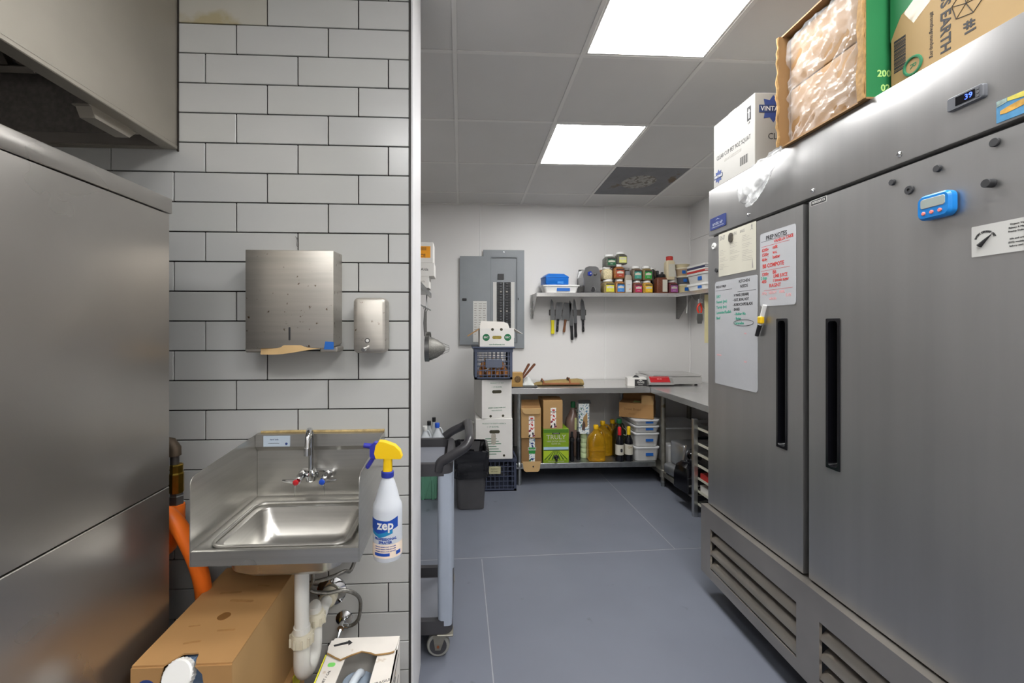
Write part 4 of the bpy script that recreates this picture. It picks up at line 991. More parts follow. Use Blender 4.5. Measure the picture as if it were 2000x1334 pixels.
for (x, y) in ((-.032, .024), (-.032, CD - .024), (-CL + .032, .024), (-CL + .032, CD - .024)):
    MB().rloft([(x, y, .14, .030, .0235, .020), (x, y, .20, .032, .0235, .021), (x, y, .79, .032, .0235, .021)], 5).build('upright', CU, ct)
    cs = MB().box(x - .035, x + .035, y - .03, y + .03, .098, .106, .002).build('caster', GALVD, ct)
    wx_ = x - .03
    MB().lathe([(.012, -.014), (.044, -.014), (.048, -.011), (.05, 0), (.048, .011), (.044, .014), (.012, .014)], 26, M=T(wx_, y, .0505) @ RX(90)).build('wheel', mat('grey_rubber', '#8a8984', 0.55), cs)
    MB().lathe([(.010, -.0155), (.036, -.0155), (.037, -.0145), (.037, .0145), (.036, .0155), (.010, .0155)], 22, M=T(wx_, y, .0505) @ RX(90)).build('hub', CG, cs)
    for s_ in (-1, 1):
        MB().prism([(wx_ - .012, .035), (wx_ + .010, .035), (wx_ + .034, .099), (wx_ - .022, .099)], 'Y', y + s_ * .019 - .0018, y + s_ * .019 + .0018).build('fork_cheek', GALVD, cs, smooth=0)
    MB().cyl((wx_, y - .023, .0505), (wx_, y + .023, .0505), .006, .006, 10).build('axle', mat('rusty_bolt', '#8d5334', 0.6, .4), cs)
hp = smoothpath([(-.06, .012, .80), (-.05, .010, .838), (-.01, .008, .862), (.045, .010, .895), (.068, .03, .915), (.075, .10, .925), (.075, CD - .10, .925), (.068, CD - .03, .915), (.045, CD - .010, .895), (-.01, CD - .008, .868), (-.05, CD - .012, .84)], 5)
MB().tube(hp, .021, 14).build('handle', mat('cart_handle', '#2f2e31', 0.32, 0, 0.08), ct)
def jug(name, lab, px, pyb, Y, h, w, capm, bm_, zb=None, group=None, capr=.019, handle=True, liquid=None, catg='jug', hd=None):
    p = at(px, pyb, Y); zb = p.z if zb is None else zb
    o = thing(name, lab, catg, (p.x, Y, zb), 0, group)
    hw_ = w / 2; hd = hd or hw_ * .9
    MB().rloft([(0, 0, 0, hw_ * .90, hd * .90, hw_ * .5), (0, 0, h * .02, hw_, hd, hw_ * .55), (0, 0, h * .55, hw_, hd, hw_ * .55), (0, 0, h * .68, hw_ * .86, hd * .86, hw_ * .6), (0, 0, h * .80, hw_ * .45, hd * .5, hw_ * .42), (0, 0, h * .87, capr * .85, capr * .85, capr * .8), (0, 0, h * .90, capr * .85, capr * .85, capr * .8)], 5).build('body', bm_, o)
    MB().lathe([(capr, h * .885), (capr * 1.05, h * .90), (capr * 1.05, h * .985), (capr * .9, h)], 16).build('cap', capm, o)
    if handle:
        MB().tube(smoothpath([(capr * .6, 0, h * .88), (hw_ * .6, 0, h * .86), (hw_ * .92, 0, h * .74), (hw_ * .94, 0, h * .60)], 4), hw_ * .13, 8).build('handle', bm_, o)
    return o
MILK = mat('milky_jug', '#d9dde2', 0.35, 0, 0.03, trans=.2)
CLR = mat('clear_bottle', '#cfd3d4', 0.2, 0, 0.03, trans=.3)
# green crate on the floor behind the cart
def crate(o, w, d, h, m, nx, ny, nz, th=.008, bar=.007, rim=.03):
    """open lattice crate: corner posts, rim, base and four lattice sides"""
    for (x, y) in ((-1, -1), (1, -1), (1, 1), (-1, 1)):
        MB().box(x * w / 2 - .012 - x * .012, x * w / 2 + .012 - x * .012, y * d / 2 - .012 - y * .012, y * d / 2 + .012 - y * .012, 0, h, .003).build('corner_post', m, o)
    MB().box(-w / 2, w / 2, -d / 2, d / 2, 0, .008).build('base', m, o, smooth=0)
    for (s_, L_, ax) in ((-1, w, 'x'), (1, w, 'x'), (-1, d, 'y'), (1, d, 'y')):
        b = MB(); n = nx if ax == 'x' else ny; D_ = (d if ax == 'x' else w) / 2
        def bx(u0, u1, z0, z1, t0, t1):
            if ax == 'x': b.box(u0, u1, s_ * (D_ - t1) if s_ < 0 else D_ - t1, s_ * (D_ - t0) if s_ < 0 else D_ - t0, z0, z1)
            else: b.box(s_ * (D_ - t1) if s_ < 0 else D_ - t1, s_ * (D_ - t0) if s_ < 0 else D_ - t0, u0, u1, z0, z1)
        for i in range(1, n):
            u = -L_ / 2 + L_ * i / n; bx(u - bar / 2, u + bar / 2, .0, h - rim, .001, th)
        for j in range(1, nz):
            z = (h - rim) * j / nz; bx(-L_ / 2 + .01, L_ / 2 - .01, z - bar / 2, z + bar / 2, .002, th + .001)
        bx(-L_ / 2, L_ / 2, h - rim, h, -.004, th + .002); bx(-L_ / 2, L_ / 2, 0, .02, 0, th)
        sd_ = b.build('lattice_side', m, o, smooth=0); sd_['kind'] = 'stuff'
p = at(855, 975, 3.56)
GCH = .27
gc_ = thing('crate', 'green ribbed plastic crate on the floor behind the cart', 'crate', (p.x - .20, 3.76, 0))
GC = mat('green_crate', '#5d8f77', 0.55, 0, 0.06)
MB().box(-.19, .19, -.17, .17, .004, GCH - .02, .004).build('body', GC, gc_)
for i in range(5): MB().box(-.19 + .085 * i, -.18 + .085 * i + .012, -.178, -.169, .0, GCH - .01, .002).build('rib', GC, gc_)
MB().box(-.195, .195, -.18, .18, GCH - .025, GCH, .004).build('rim', GC, gc_)
MB().box(-.19, .19, -.175, .175, GCH, GCH + .012, .003).build('lid', GC, gc_)
for s_ in (-1, 1):
    for x_ in (-.09, .09): MB().prism([(x_ + s_ * .01, .02), (x_ + s_ * .022, .02), (x_ + s_ * .08, .23), (x_ + s_ * .068, .23)], 'Y', -.179, -.169).build('brace', GC, gc_, smooth=0)
CT = GCH + .0125
def ctop(px, y, Y): return at(px, y, Y).z - CT
jug('plastic_jug', 'milky gallon jug with white cap on the green crate', 830, 855, 3.64, ctop(830, 832, 3.64), .10, WHITE, MILK, CT, 'jugs standing on the green crate')
jug('plastic_jug', 'milky gallon jug with blue cap on the green crate', 854, 855, 3.66, ctop(854, 826, 3.66), .10, mat('blue_jug_cap', '#2456c4', .4), MILK, CT, 'jugs standing on the green crate')
jug('plastic_bottle', 'clear bottle with black cap behind the white capped jug', 838, 850, 3.78, ctop(838, 822, 3.78), .075, BLACK, CLR, CT, 'jugs standing on the green crate', .016, False, catg='bottle')
jug('plastic_bottle', 'taller clear bottle with black cap behind the blue capped jug', 847.5, 850, 3.90, ctop(847.5, 815, 3.90), .085, BLACK, CLR, CT, 'jugs standing on the green crate', .016, False, catg='bottle')

# ---- shelf with boxes and strainers on the side wall
SHZ = at(835, 562, 3.2).z
ws = thing('wall_shelf', 'steel wall shelf with small white boxes at the left', 'shelf', (XW, 3.2, SHZ - .03))
MB().box(0, .60, -.45, .5, .012, .028, .003).build('board', STEEL, ws)
MB().box(.588, .602, -.45, .5, -.012, .028, .002).build('front_lip', STEEL, ws)
for y in (-.3, .35): MB().prism([(0, .012), (.50, .012), (.04, -.22), (0, -.22)], 'Y', y - .002, y + .002).build('bracket', STEEL, ws, smooth=0)
RLX = at(831, 681, 3.10).x - XW - .004; RLZ = at(831, 600, 3.1).z - SHZ + .03
MB().cyl((RLX, -.42, RLZ), (RLX, .46, RLZ), .005, .005, 10).build('hook_rail', GALV, ws)
for y in (-.40, .44): MB().tube([(RLX - .03, y, .012), (RLX - .03, y, RLZ + .02), (RLX, y, RLZ)], .005, 8).build('rail_hanger', GALV, ws)
def whitebox(lab, pxr, y0, y1, Y, zb, lx=.26, dy=.2):
    p0, p1 = at(pxr, y0, Y), at(pxr, y1, Y)
    o = thing('white_box', lab, 'box', (p0.x - lx, Y, zb), 0, 'white boxes on the left wall shelf')
    MB().box(0, lx, 0, dy, 0, p0.z - p1.z, .002).build('carton', WCARD, o)
    return o, lx, p0.z - p1.z
z_ = SHZ - .0015
o, lx, h1 = whitebox('lowest white box of the stack on the left wall shelf', 838, 537, 560, 3.2, z_); text('sample', .022, INKGR, o, T(lx - .06, -.0004, h1 * .55) @ FRONT); z_ += h1 + .0005
o, lx, h1 = whitebox('middle white box of the stack on the left wall shelf', 848, 510.5, 536.5, 3.2, z_); text('Alda', .030, INK, o, T(lx - .07, -.0004, h1 * .5) @ FRONT); z_ += h1 + .0005
o, lx, h1 = whitebox('top white box with orange label on the left wall shelf', 846, 470, 510, 3.2, z_)
ol = MB().box(lx - .10, lx - .02, -.001, .0, h1 * .24, h1 * .80).build('orange_label', mat('orange_label', '#f0a01e', 0.6), o, smooth=0)
text('CE', .034, INK, ol, T(lx - .075, -.0012, h1 * .34) @ FRONT)
for i in range(8): MB().box(lx - .095 + i * .006, lx - .0925 + i * .006, -.0014, -.001, h1 * .6, h1 * .76).build('barcode_bar', INK, ol, smooth=0)
# strainers
MESHM = mat('strainer_mesh', '#8f8d87', 0.45, 0.6, 0.3, 140, bump=.8, bscale=300, alpha=0.75)
def strainer(lab, px, py, Y, r, L, hooky, tip=True):
    p = at(px, py, Y)
    o = thing('strainer', lab, 'strainer', p, 0, 'strainers hanging from the left shelf')
    M_ = RY(90)
    MB().lathe([(r, 0), (r * .92, L * .3), (r * .70, L * .62), (r * .42, L * .86), (r * .16, L)], 24, M=M_, cap0=False).build('cone', MESHM, o)
    MB().lathe([(r * .99, 0), (r * 1.05, -.002), (r * 1.05, .028), (r * .99, .03)], 24, M=M_, cap0=False, cap1=False).build('rim_band', STEEL, o)
    zt = RLZ + SHZ - .03 - p.z - .022
    MB().tube([(-.004, 0, r), (-.008, 0, (r + zt) / 2), (-.004, 0, zt)], [.006, .008, .005], 10).build('handle', STEEL, o)
    MB().tube(smoothpath([(-.004, 0, zt - .004), (.008, 0, zt + .018), (-.006, 0, zt + .028), (-.014, 0, zt + .012)], 4), .0028, 8).build('hook', STEEL, o)
    if tip:
        for k_ in range(4):
            a_ = R(90 * k_ + 20)
            MB().tube([(.015, r * 1.03 * math.cos(a_), r * 1.03 * math.sin(a_)), (L * 1.18, .022 * math.cos(a_), .022 * math.sin(a_)), (L * 1.2, .0, .0)], .0016, 6).build('guard_wire', STEEL, o)
    return o
strainer('conical mesh strainer with wire guard hanging point outwards', 831, 681, 3.10, .088, .14, 604)
strainer('flat round strainer hanging behind the conical strainer', 833.5, 672, 3.34, .09, .03, 606, False)
# lower shelf on the same wall
LZ = at(826, 742, 3.15).z
ls = thing('wall_shelf', 'lower steel wall shelf at the left below the strainers', 'shelf', (XW, 3.15, LZ - .03))
MB().box(0, .52, -.40, .45, .012, .026, .003).build('board', STEEL, ls)
MB().box(.509, .522, -.40, .45, -.012, .026, .002).build('front_lip', STEEL, ls)
for y in (-.25, .3): MB().prism([(0, .012), (.50, .012), (.05, -.20), (0, -.20)], 'Y', y - .002, y + .002).build('bracket', STEEL, ls, smooth=0)
st_ = thing('steam_pan', 'rectangular steel pan on the lower left wall shelf', 'pan', (XW + .36, 3.10, LZ - .0035))
MB().rloft([(0, 0, 0, .13, .15, .02), (0, 0, .13, .145, .165, .025), (0, 0, .135, .16, .18, .03), (0, 0, .132, .16, .18, .03), (0, 0, .128, .143, .163, .025), (0, 0, .004, .128, .148, .02)], 4, cap0=True).build('pan_body', STEEL, st_)

# ---- electrical panel on the rear wall
EG = mat('panel_grey', '#84888c', 0.45, 0.1, 0.04)
EGD = mat('panel_grey_dark', '#75797d', 0.45, 0.1, 0.04)
ey = YB - .028
a, b = at(944, 488, ey), at(1024, 680, ey); i0, i1 = at(959, 503, ey), at(1009, 668, ey)
ep = thing('electrical_panel', 'grey electrical breaker panel with open door on the rear wall', 'breaker panel', ((a.x + b.x) / 2, YB, b.z))
X0, X1, ZZ = a.x - ep.location.x, b.x - ep.location.x, a.z - b.z
IX0, IX1, IZ0, IZ1 = i0.x - ep.location.x, i1.x - ep.location.x, i1.z - b.z, i0.z - b.z
f = MB().box(X0, IX0, -.028, -.012, 0, ZZ).box(IX1, X1, -.028, -.012, 0, ZZ).box(IX0, IX1, -.028, -.012, 0, IZ0).box(IX0, IX1, -.028, -.012, IZ1, ZZ)
f.build('trim_frame', EG, ep, smooth=0)
MB().box(X0 + .004, X1 - .004, -.012, 0, .004, ZZ - .004).build('back_box', EGD, ep, smooth=0)
MB().rloft([(0, 0, 0, (IX1 - IX0) / 2 + .012, (IZ1 - IZ0) / 2 + .012, .012), (0, 0, .004, (IX1 - IX0) / 2 + .010, (IZ1 - IZ0) / 2 + .010, .012), (0, 0, .004, (IX1 - IX0) / 2, (IZ1 - IZ0) / 2, .012), (0, 0, 0, (IX1 - IX0) / 2, (IZ1 - IZ0) / 2, .012)], 4, M=T((IX0 + IX1) / 2, -.028, (IZ0 + IZ1) / 2) @ RX(90), cap0=False, cap1=False).build('opening_lip', EGD, ep)
dfr = MB().box(IX0, IX1, -.018, -.012, IZ0, IZ1).build('dead_front', EG, ep, smooth=0)
def EP(px, py): q = at(px, py, YB - .02); return q.x - ep.location.x, q.z - b.z
s0, s1 = EP(962, 527), EP(1006, 668)
MB().box(s0[0], s1[0], -.0195, -.0178, s1[1], s0[1], .0005).build('breaker_cover', EG, ep, smooth=0)
for (pa_, pb_) in ((963, 970), (998, 1005)):
    c0, c1 = EP(pa_, 551), EP(pb_, 660); MB().box(c0[0], c1[0], -.0205, -.0193, c1[1], c0[1]).build('number_strip', WPAPER, ep, smooth=0)
m0, m1 = EP(972, 535), EP(984, 546)
MB().box(m0[0], m1[0], -.030, -.019, m1[1], m0[1], .002).build('main_breaker', BLACK, ep)
brk = None
for c_, (pa_, pb_) in enumerate(((970.5, 982.5), (985, 997.5))):
    for r_i in range(20):
        c0, c1 = EP(pa_, 551 + 5.4 * r_i), EP(pb_, 551 + 5.4 * (r_i + 1))
        bo = MB().box(c0[0], c1[0], -.026, -.019, c1[1] + .0015, c0[1] - .0015, .001).build('breaker', BLACK, ep, smooth=0)
        xm = c0[0] + (c1[0] - c0[0]) * (.62 if c_ == 0 else .38)
        MB().box(xm - .009, xm + .009, -.034, -.026, c1[1] + .006, c0[1] - .008, .001).build('toggle', INKGR if (r_i % 7 == 3) else GREYP, bo, smooth=0)
d0, d1 = at(898, 500, YB - .034), at(958, 673, YB - .034)
dx0, dx1, dz0, dz1 = d0.x - ep.location.x, d1.x - ep.location.x, d1.z - b.z, d0.z - b.z
dr = MB().rloft([(0, 0, 0, (dx1 - dx0) / 2, (dz1 - dz0) / 2, .008), (0, 0, .006, (dx1 - dx0) / 2, (dz1 - dz0) / 2, .008)], 3, M=T((dx0 + dx1) / 2, -.030, (dz0 + dz1) / 2) @ RX(90)).build('door', EG, ep)
c0, c1 = at(924, 588, YB - .036), at(951, 668, YB - .036)
cd = MB().box(c0.x - ep.location.x, c1.x - ep.location.x, -.0372, -.0358, c1.z - b.z, c0.z - b.z).build('directory_card', WPAPER, dr, smooth=0)
tag(cd, 'white printed circuit directory')
for k_ in range(3):
    for i in range(14):
        x_ = c0.x - ep.location.x + .012 + k_ * .045; z_ = c0.z - b.z - .03 - i * .024
        if z_ < c1.z - b.z + .02: break
        MB().box(x_, x_ + random.uniform(.018, .034), -.0376, -.0371, z_, z_ + .007).build('printed_line', INKGR, dr, smooth=0)
l0 = at(907, 585, YB - .036)
MB().box(-.022, .022, -.046, -.036, -.012, .012, .003, M=T(l0.x - ep.location.x, 0, l0.z - b.z)).build('latch', BLACK, dr)
for s_ in (-1, 1): MB().lathe([(.006, 0), (.005, .003), (0, .004)], 10, M=T((IX0 + IX1) / 2, -.028, ZZ / 2 + s_ * (ZZ / 2 - .022)) @ RX(90)).build('screw', CHROME, ep)
l0 = EP(1012, 584); MB().box(-.004, .004, -.030, -.028, -.012, .012, M=T(l0[0], 0, l0[1])).build('latch_slot', INK, ep, smooth=0)

# ---- stack of crates and cartons
p = at(971, 962, 3.745)
DC = mat('navy_crate', '#3a4053', 0.5, 0, 0.08)
c1_ = thing('crate', 'dark blue lattice crate on the floor under the white cartons', 'crate', (p.x, 3.745 + .165, 0))
crate(c1_, .335, .33, .283, DC, 9, 9, 6)
pl = MB().box(-.075, .03, -.172, -.167, .150, .215, .002).build('name_plate', mat('aged_plate', '#b5b08c', 0.6, 0, .15, 40), c1_)
text('PROPERTY', .014, INK, pl, T(-.022, -.1724, .193) @ FRONT); text('OF DAIRY', .014, INK, pl, T(-.022, -.1724, .172) @ FRONT)
def wcarton(lab, px0, px1, y0, y1, Y, depth, rz, zb, name='white_carton'):
    q0, q1 = at(px0, y0, Y), at(px1, y1, Y)
    w_ = q1.x - q0.x; h_ = q0.z - q1.z
    o = thing(name, lab, 'box', ((q0.x + q1.x) / 2, Y + depth / 2, zb), R(rz), 'white produce cartons in the stack')
    return o, w_, h_
HOLE = mat('carton_hole_dark', '#3d3a2c', 0.8, 0, .3, 30)
def slot(o, x, z, hw_, hh_, y, m=HOLE):
    MB().rloft([(0, 0, -.0005, hw_, hh_, hh_ * .98), (0, 0, .0008, hw_, hh_, hh_ * .98)], 5, M=T(x, y, z) @ RX(90)).build('hand_hole', m, o, smooth=0)
o, w, h = wcarton('lower white produce carton standing on the dark blue crate', 929, 1001, 820, 898, 3.72, .36, 0, .2835)
d = .36
MB().box(-w / 2, w / 2, -d / 2, d / 2, 0, h, .003).build('carton', WCARD, o)
text('PRODUCT OF NORTH AMERICA', .014, INKG, o, T(0, -d / 2 - .0004, h * .88) @ FRONT); text('1 1/9 BUSHEL', .018, INKG, o, T(-.01, -d / 2 - .0004, h * .80) @ FRONT)
slot(o, .004, h * .68, .045, .014, -d / 2)
for i in range(7): MB().box(-.075, .02 + .02 * (i % 3), -d / 2 - .0005, -d / 2, h * .50 - .022 * i, h * .50 - .022 * i + .006).build('printed_line', INKG, o, smooth=0)
slot(o, .085, h * .09, .010, .010, -d / 2)
MB().rloft([(0, 0, 0, .02, .05, .018), (0, 0, .0006, .02, .05, .018)], 4, M=T(-.005, -d / 2, h * .50) @ RX(90)).build('stain', mat('grey_stain', '#b0a99c', .8, 0, .15, 40), o, smooth=0)
zt_ = .2835 + h + .001
o, w, h = wcarton('upper white produce carton below the blue crate', 934, 994, 743, 819, 3.73, .36, 9, zt_)
MB().box(-w / 2, w / 2, -d / 2, d / 2, 0, h, .003).build('carton', WCARD, o)
text('PRODUCT OF USA', .014, INKG, o, T(.0, -d / 2 - .0004, h * .90) @ FRONT); text('1 1/9 BUSHEL', .016, INKG, o, T(0, -d / 2 - .0004, h * .80) @ FRONT)
slot(o, .0, h * .68, .042, .014, -d / 2)
text('GREEN ACRES FARM INC', .014, INKG, o, T(0, -d / 2 - .0004, h * .27) @ FRONT, bold=.0003); text('FRESH PRODUCE', .012, INKG, o, T(0, -d / 2 - .0004, h * .20) @ FRONT)
for s_ in (-1, 1): slot(o, s_ * .055, h * .06, .011, .011, -d / 2)
zt_ += h + .001
q0, q1 = at(927, 681, 3.70), at(1001, 742, 3.70)
c2_ = thing('crate', 'slate blue lattice crate with onions in the middle of the stack', 'crate', ((q0.x + q1.x) / 2, 3.70 + .18, zt_))
cw, ch = q1.x - q0.x, q0.z - zt_
SC = mat('slate_crate', '#4d5468', 0.5, 0, 0.08)
crate(c2_, cw, .36, ch, SC, 9, 9, 6)
MB().box(-.07, .075, -.184, -.178, ch * .38, ch * .66, .003).build('blank_plate', mat('slate_plate', '#5d6373', 0.4), c2_)
MB().box(-cw / 2 - .022, cw / 2 + .022, -.20, .20, ch + .001, ch + .016, .006, 2).build('flat_rim', SC, c2_)
ONI = mat('onion_skin', '#c8823c', 0.4, 0, 0.2, 8, stretch=(1, 1, .2))
n_on = 0
for (x, y, z) in ((-.11, -.12, .05), (-.035, -.125, .048), (.04, -.12, .05), (.11, -.12, .05), (-.075, -.10, .115), (.0, -.11, .118), (.075, -.10, .112), (-.1, .0, .05), (0, .0, .05), (.1, .0, .05)):
    oo = thing('onion', 'brown onion inside the slate blue lattice crate', 'onion', (c2_.location.x + x, c2_.location.y + y, zt_ + z), random.uniform(0, 6), 'onions in the slate blue crate')
    MB().lathe([(.004, -.036), (.018, -.034), (.033, -.016), (.034, .0), (.029, .017), (.016, .029), (.007, .034), (.004, .042)], 14).build('bulb', ONI, oo)
    MB().tube([(0, 0, .045), (.004, 0, .056), (.002, .004, .064)], [.005, .003, .0015], 6).build('stem_tip', KRAFT, oo)
zt_ += ch + .0165
q0, q1 = at(937, 641, 3.70), at(1004, 677, 3.70)
w, h, d = q1.x - q0.x, q0.z - zt_, .30
o = thing('white_carton', 'open white produce box with green round logos on top of the stack', 'box', ((q0.x + q1.x) / 2, 3.70 + d / 2, zt_), 0, 'white produce cartons in the stack')
tk = .005
MB().box(-w / 2, w / 2, -d / 2, -d / 2 + tk, 0, h, .001).build('front_panel', WCARD, o, smooth=0)
MB().box(-w / 2, w / 2, d / 2 - tk, d / 2, 0, h, .001).build('rear_panel', WCARD, o, smooth=0)
for s_ in (-1, 1): MB().box(min(s_ * w / 2, s_ * (w / 2 - tk)), max(s_ * w / 2, s_ * (w / 2 - tk)), -d / 2 + tk, d / 2 - tk, 0, h).build('side_panel', WCARD, o, smooth=0)
MB().box(-w / 2 + tk, w / 2 - tk, -d / 2 + tk, d / 2 - tk, 0, tk).build('bottom_panel', KRAFT, o, smooth=0)
for s_, ln in ((-1, .125), (1, .09)):
    MB().box(0, ln, -d / 2 + .01, d / 2 - .01, 0, .004, M=T(s_ * (w / 2 - .002), 0, h - .003) @ (RY(148) if s_ < 0 else RY(32))).build('side_flap', KRAFT if s_ < 0 else WCARD, o, smooth=0)
fp = [(-w / 2 + .01, 0), (w / 2 - .005, 0), (w / 2 - .02, .045), (w / 2 - .06, .062), (-.08, .068), (-w / 2 + .025, .07)]
MB().prism(fp, 'Y', -.002, .002, M=T(0, d / 2 - .006, h - .004) @ RX(-6)).build('rear_flap', WCARD, o, smooth=0)
for s_ in (-1, 1):
    gl = MB().lathe([(.030, 0), (.030, .0008), (0, .0008)], 22, M=T(s_ * .092, -d / 2, h * .50) @ RX(90)).build('printed_logo', INKG, o)
    text('BBC', .022, WPAPER, gl, T(s_ * .092, -d / 2 - .001, h * .5) @ FRONT, bold=.0004)
slot(o, .0, h * .5, .040, .013, -d / 2, mat('banana_yellow', '#9c8a3a', .6, 0, .4, 30))  # middle hand hole drawn as a flat mottled yellow brown patch
for s_ in (-1, 1): slot(o, s_ * .038 , h * .93, .012, .012, -d / 2)
text('www.freshbananas.com', .014, INKG, o, T(0, -d / 2 - .0005, h * .12) @ FRONT, bold=.0003)
# capped drain pipe
p = at(923, 825, YB - .06)
dp_ = thing('standpipe', 'white capped plastic standpipe against the rear wall beside the cartons', 'pipe', (p.x, YB - .06, 0))
MB().cyl((0, 0, 0), (0, 0, p.z - .03), .034, .034, 18).build('pipe', PVC, dp_)
MB().lathe([(.034, p.z - .16), (.041, p.z - .155), (.041, p.z - .11), (.034, p.z - .105)], 18).build('coupling', PVC, dp_)
MB().lathe([(.038, p.z - .05), (.041, p.z - .04), (.041, p.z), (.03, p.z + .006), (0, p.z + .006)], 18).build('cap', PVC, dp_)

# ---- waste bin
p = at(919.5, 1000, 3.36)
wbn = thing('waste_bin', 'dark grey waste bin lined with a black bag', 'bin', (p.x, 3.36 + .16, 0))
zt = at(919, 884, 3.36).z
BIN = mat('bin_grey', '#4a494b', 0.5, 0, 0.08, 12, bump=.1, bscale=60)
MB().rloft([(0, 0, 0, .095, .14, .03), (0, 0, .005, .104, .148, .035), (0, 0, zt - .02, .128, .175, .04), (0, 0, zt, .131, .178, .04), (0, 0, zt, .124, .171, .036), (0, 0, .03, .10, .14, .03)], 5).build('bin_body', BIN, wbn)
BAG = mat('black_bag', '#1a1a1d', 0.16, 0, 0.15)
rings = []
levels = [(zt - .19 + .20 * i / 15, 'o') for i in range(16)] + [(zt + .016, 'i')] + [(zt - .03 * i, 'i') for i in range(1, 7)]
for j, (zz, side) in enumerate(levels):
    t_ = max(0, min(1, (zt - zz) / .2))
    off = (.012 + .010 * t_) if side == 'o' else (-.009 - .03 * t_)
    shr = .020 * t_ if side == 'o' else 0
    ring = []
    for i, (x, y) in enumerate(rrect(.131 + off - shr, .178 + off - shr, .045, 16)):
        a_ = math.atan2(y, x)
        f1 = mn.noise(Vector((math.cos(a_) * 7, math.sin(a_) * 7, zz * 5)))
        f2 = 1 - 2 * abs(mn.noise(Vector((math.cos(a_) * 13 + zz * 9, math.sin(a_) * 13, zz * 16))))
        f3 = mn.noise(Vector((math.cos(a_) * 26, math.sin(a_) * 26, zz * 40)))
        L_ = math.hypot(x, y); amp = .011 * (.35 + t_) if side == 'o' else .012
        k_ = 1 + (amp * f1 + amp * .9 * f2 + amp * .35 * f3) / L_
        zj = zz + (.035 * f1 if j == 0 else .006 * f3)
        ring.append((x * k_, y * k_, zj))
    rings.append(ring)
MB().loops(rings, False, False).build('bag_liner', BAG, wbn, smooth=25)
# ================================================================== REAR ROOM, WORK TABLES
TY = 3.86; TZ = at(1130, 758, TY).z                 # front edge and height of the rear table
tx0, tx1 = at(996, 760, TY).x, 1.712
rt = thing('work_table', 'stainless steel work table along the rear wall with lower shelf', 'table', (tx0, TY, 0))
L = tx1 - tx0; D = YB - .018 - TY
MB().box(0, L, .0, D, TZ - .004, TZ, .001).build('table_top', STEELH, rt, smooth=0)
MB().prism([(.0, TZ - .002), (.0, TZ - .048), (.004, TZ - .048), (.004, TZ - .006), (.02, TZ - .006), (.02, TZ - .002)], 'X', 0, L).build('front_lip', STEELH, rt, smooth=0)
MB().box(0, .004, .004, D, TZ - .046, TZ - .004).build('end_lip', STEELH, rt, smooth=0)
SH2 = at(1130, 904, TY + .01).z
for x, y in ((at(1014, 850, TY + .03).x - tx0, .03), (at(1014, 850, TY + .03).x - tx0, D - .06), (L - .05, D - .06)):
    if True:
        lg_ = MB().cyl((x, y, .03), (x, y, TZ - .006), .0205, .0205, 16).build('leg', GALV, rt)
        MB().lathe([(.021, 0), (.022, .03), (.0215, .06)], 14, M=T(x, y, 0)).build('foot', GALV, lg_)
        MB().lathe([(.03, SH2 - .03), (.03, SH2 - .006), (.0206, SH2 + .01)], 14, M=T(x, y, 0)).build('shelf_clamp', GALV, lg_)
MB().box(.04, L + .062, .012, D - .02, SH2 - .003, SH2, .001).build('lower_shelf', GALV, rt, smooth=0)
MB().box(.04, L + .062, .010, .016, SH2 - .046, SH2 - .001, .001).build('shelf_lip', GALV, rt, smooth=0)

# right table along the side wall
qx = 1.716; ry0 = 2.46
r2 = thing('work_table', 'stainless steel work table along the right wall behind the refrigerator', 'table', (qx, ry0, 0))
RW, RL = XR - .018 - qx, YB - .018 - ry0
MB().box(0, RW, 0, RL, TZ - .004, TZ, .001).build('table_top', STEELH, r2, smooth=0)
MB().box(0.0, .004, 0, RL, TZ - .046, TZ - .002, .001).build('front_lip', STEELH, r2, smooth=0)
MB().box(0.004, RW, 0, .004, TZ - .046, TZ - .004).build('end_lip', STEELH, r2, smooth=0)
SH3 = .135
lx_ = .085
for (x, y) in ((lx_, 1.325), (lx_, .08), (RW - .06, RL - .10), (RW - .06, RL - .62), (RW - .06, .08)):
    lg_ = MB().cyl((x, y, .03), (x, y, TZ - .005), .021, .021, 16).build('leg', GALVD, r2)
    MB().lathe([(.017, 0), (.018, .03), (.022, .035), (.022, .05)], 14, M=T(x, y, 0)).build('foot', GALV, lg_)
    MB().lathe([(.030, SH3 - .05), (.030, SH3 + .01), (.0215, SH3 + .016)], 14, M=T(x, y, 0)).build('shelf_clamp', GALVD, lg_)
MB().box(lx_ - .01, RW - .02, .76, RL - .03, SH3 - .003, SH3, .001).build('lower_shelf', mat('worn_shelf', '#a9a79b', .45, .9, .2, 8, spots='#8a7650', spotscale=6, spotcut=.62), r2, smooth=0)
MB().box(lx_ - .014, lx_ - .008, .76, RL - .03, SH3 - .040, SH3 - .001, .001).build('shelf_lip', GALVD, r2, smooth=0)

# ---- things on the rear table
def onT(px, Y): return at(px, 750, Y).x
tr = thing('tray', 'flat black tray on the left end of the rear table', 'tray', (onT(1020, 4.0), 4.02, TZ))
MB().rloft([(0, 0, 0, .12, .14, .02), (0, 0, .014, .128, .148, .022), (0, 0, .014, .122, .142, .02), (0, 0, .005, .116, .136, .018)], 4).build('tray_body', BLACK, tr)
WOOD = mat('knife_block_wood', '#b08a4e', 0.45, 0, 0.18, 10, stretch=(1, 1, 6))
kb = thing('utensil_holder', 'golden utensil holder with round emblem on the black tray', 'utensil holder', (onT(1009, 3.94), 3.95, TZ + .0058))
hh = at(1009, 728, 3.95).z - TZ
MB().box(-.052, .052, -.045, .045, 0, hh, .004).build('block', WOOD, kb)
em = MB().lathe([(.030, 0), (.030, .002), (.024, .003), (0, .003)], 22, M=T(.005, -.045, hh * .55) @ RX(90)).build('emblem', mat('dark_emblem', '#6b5230', .5, 0, .4, 60), kb)
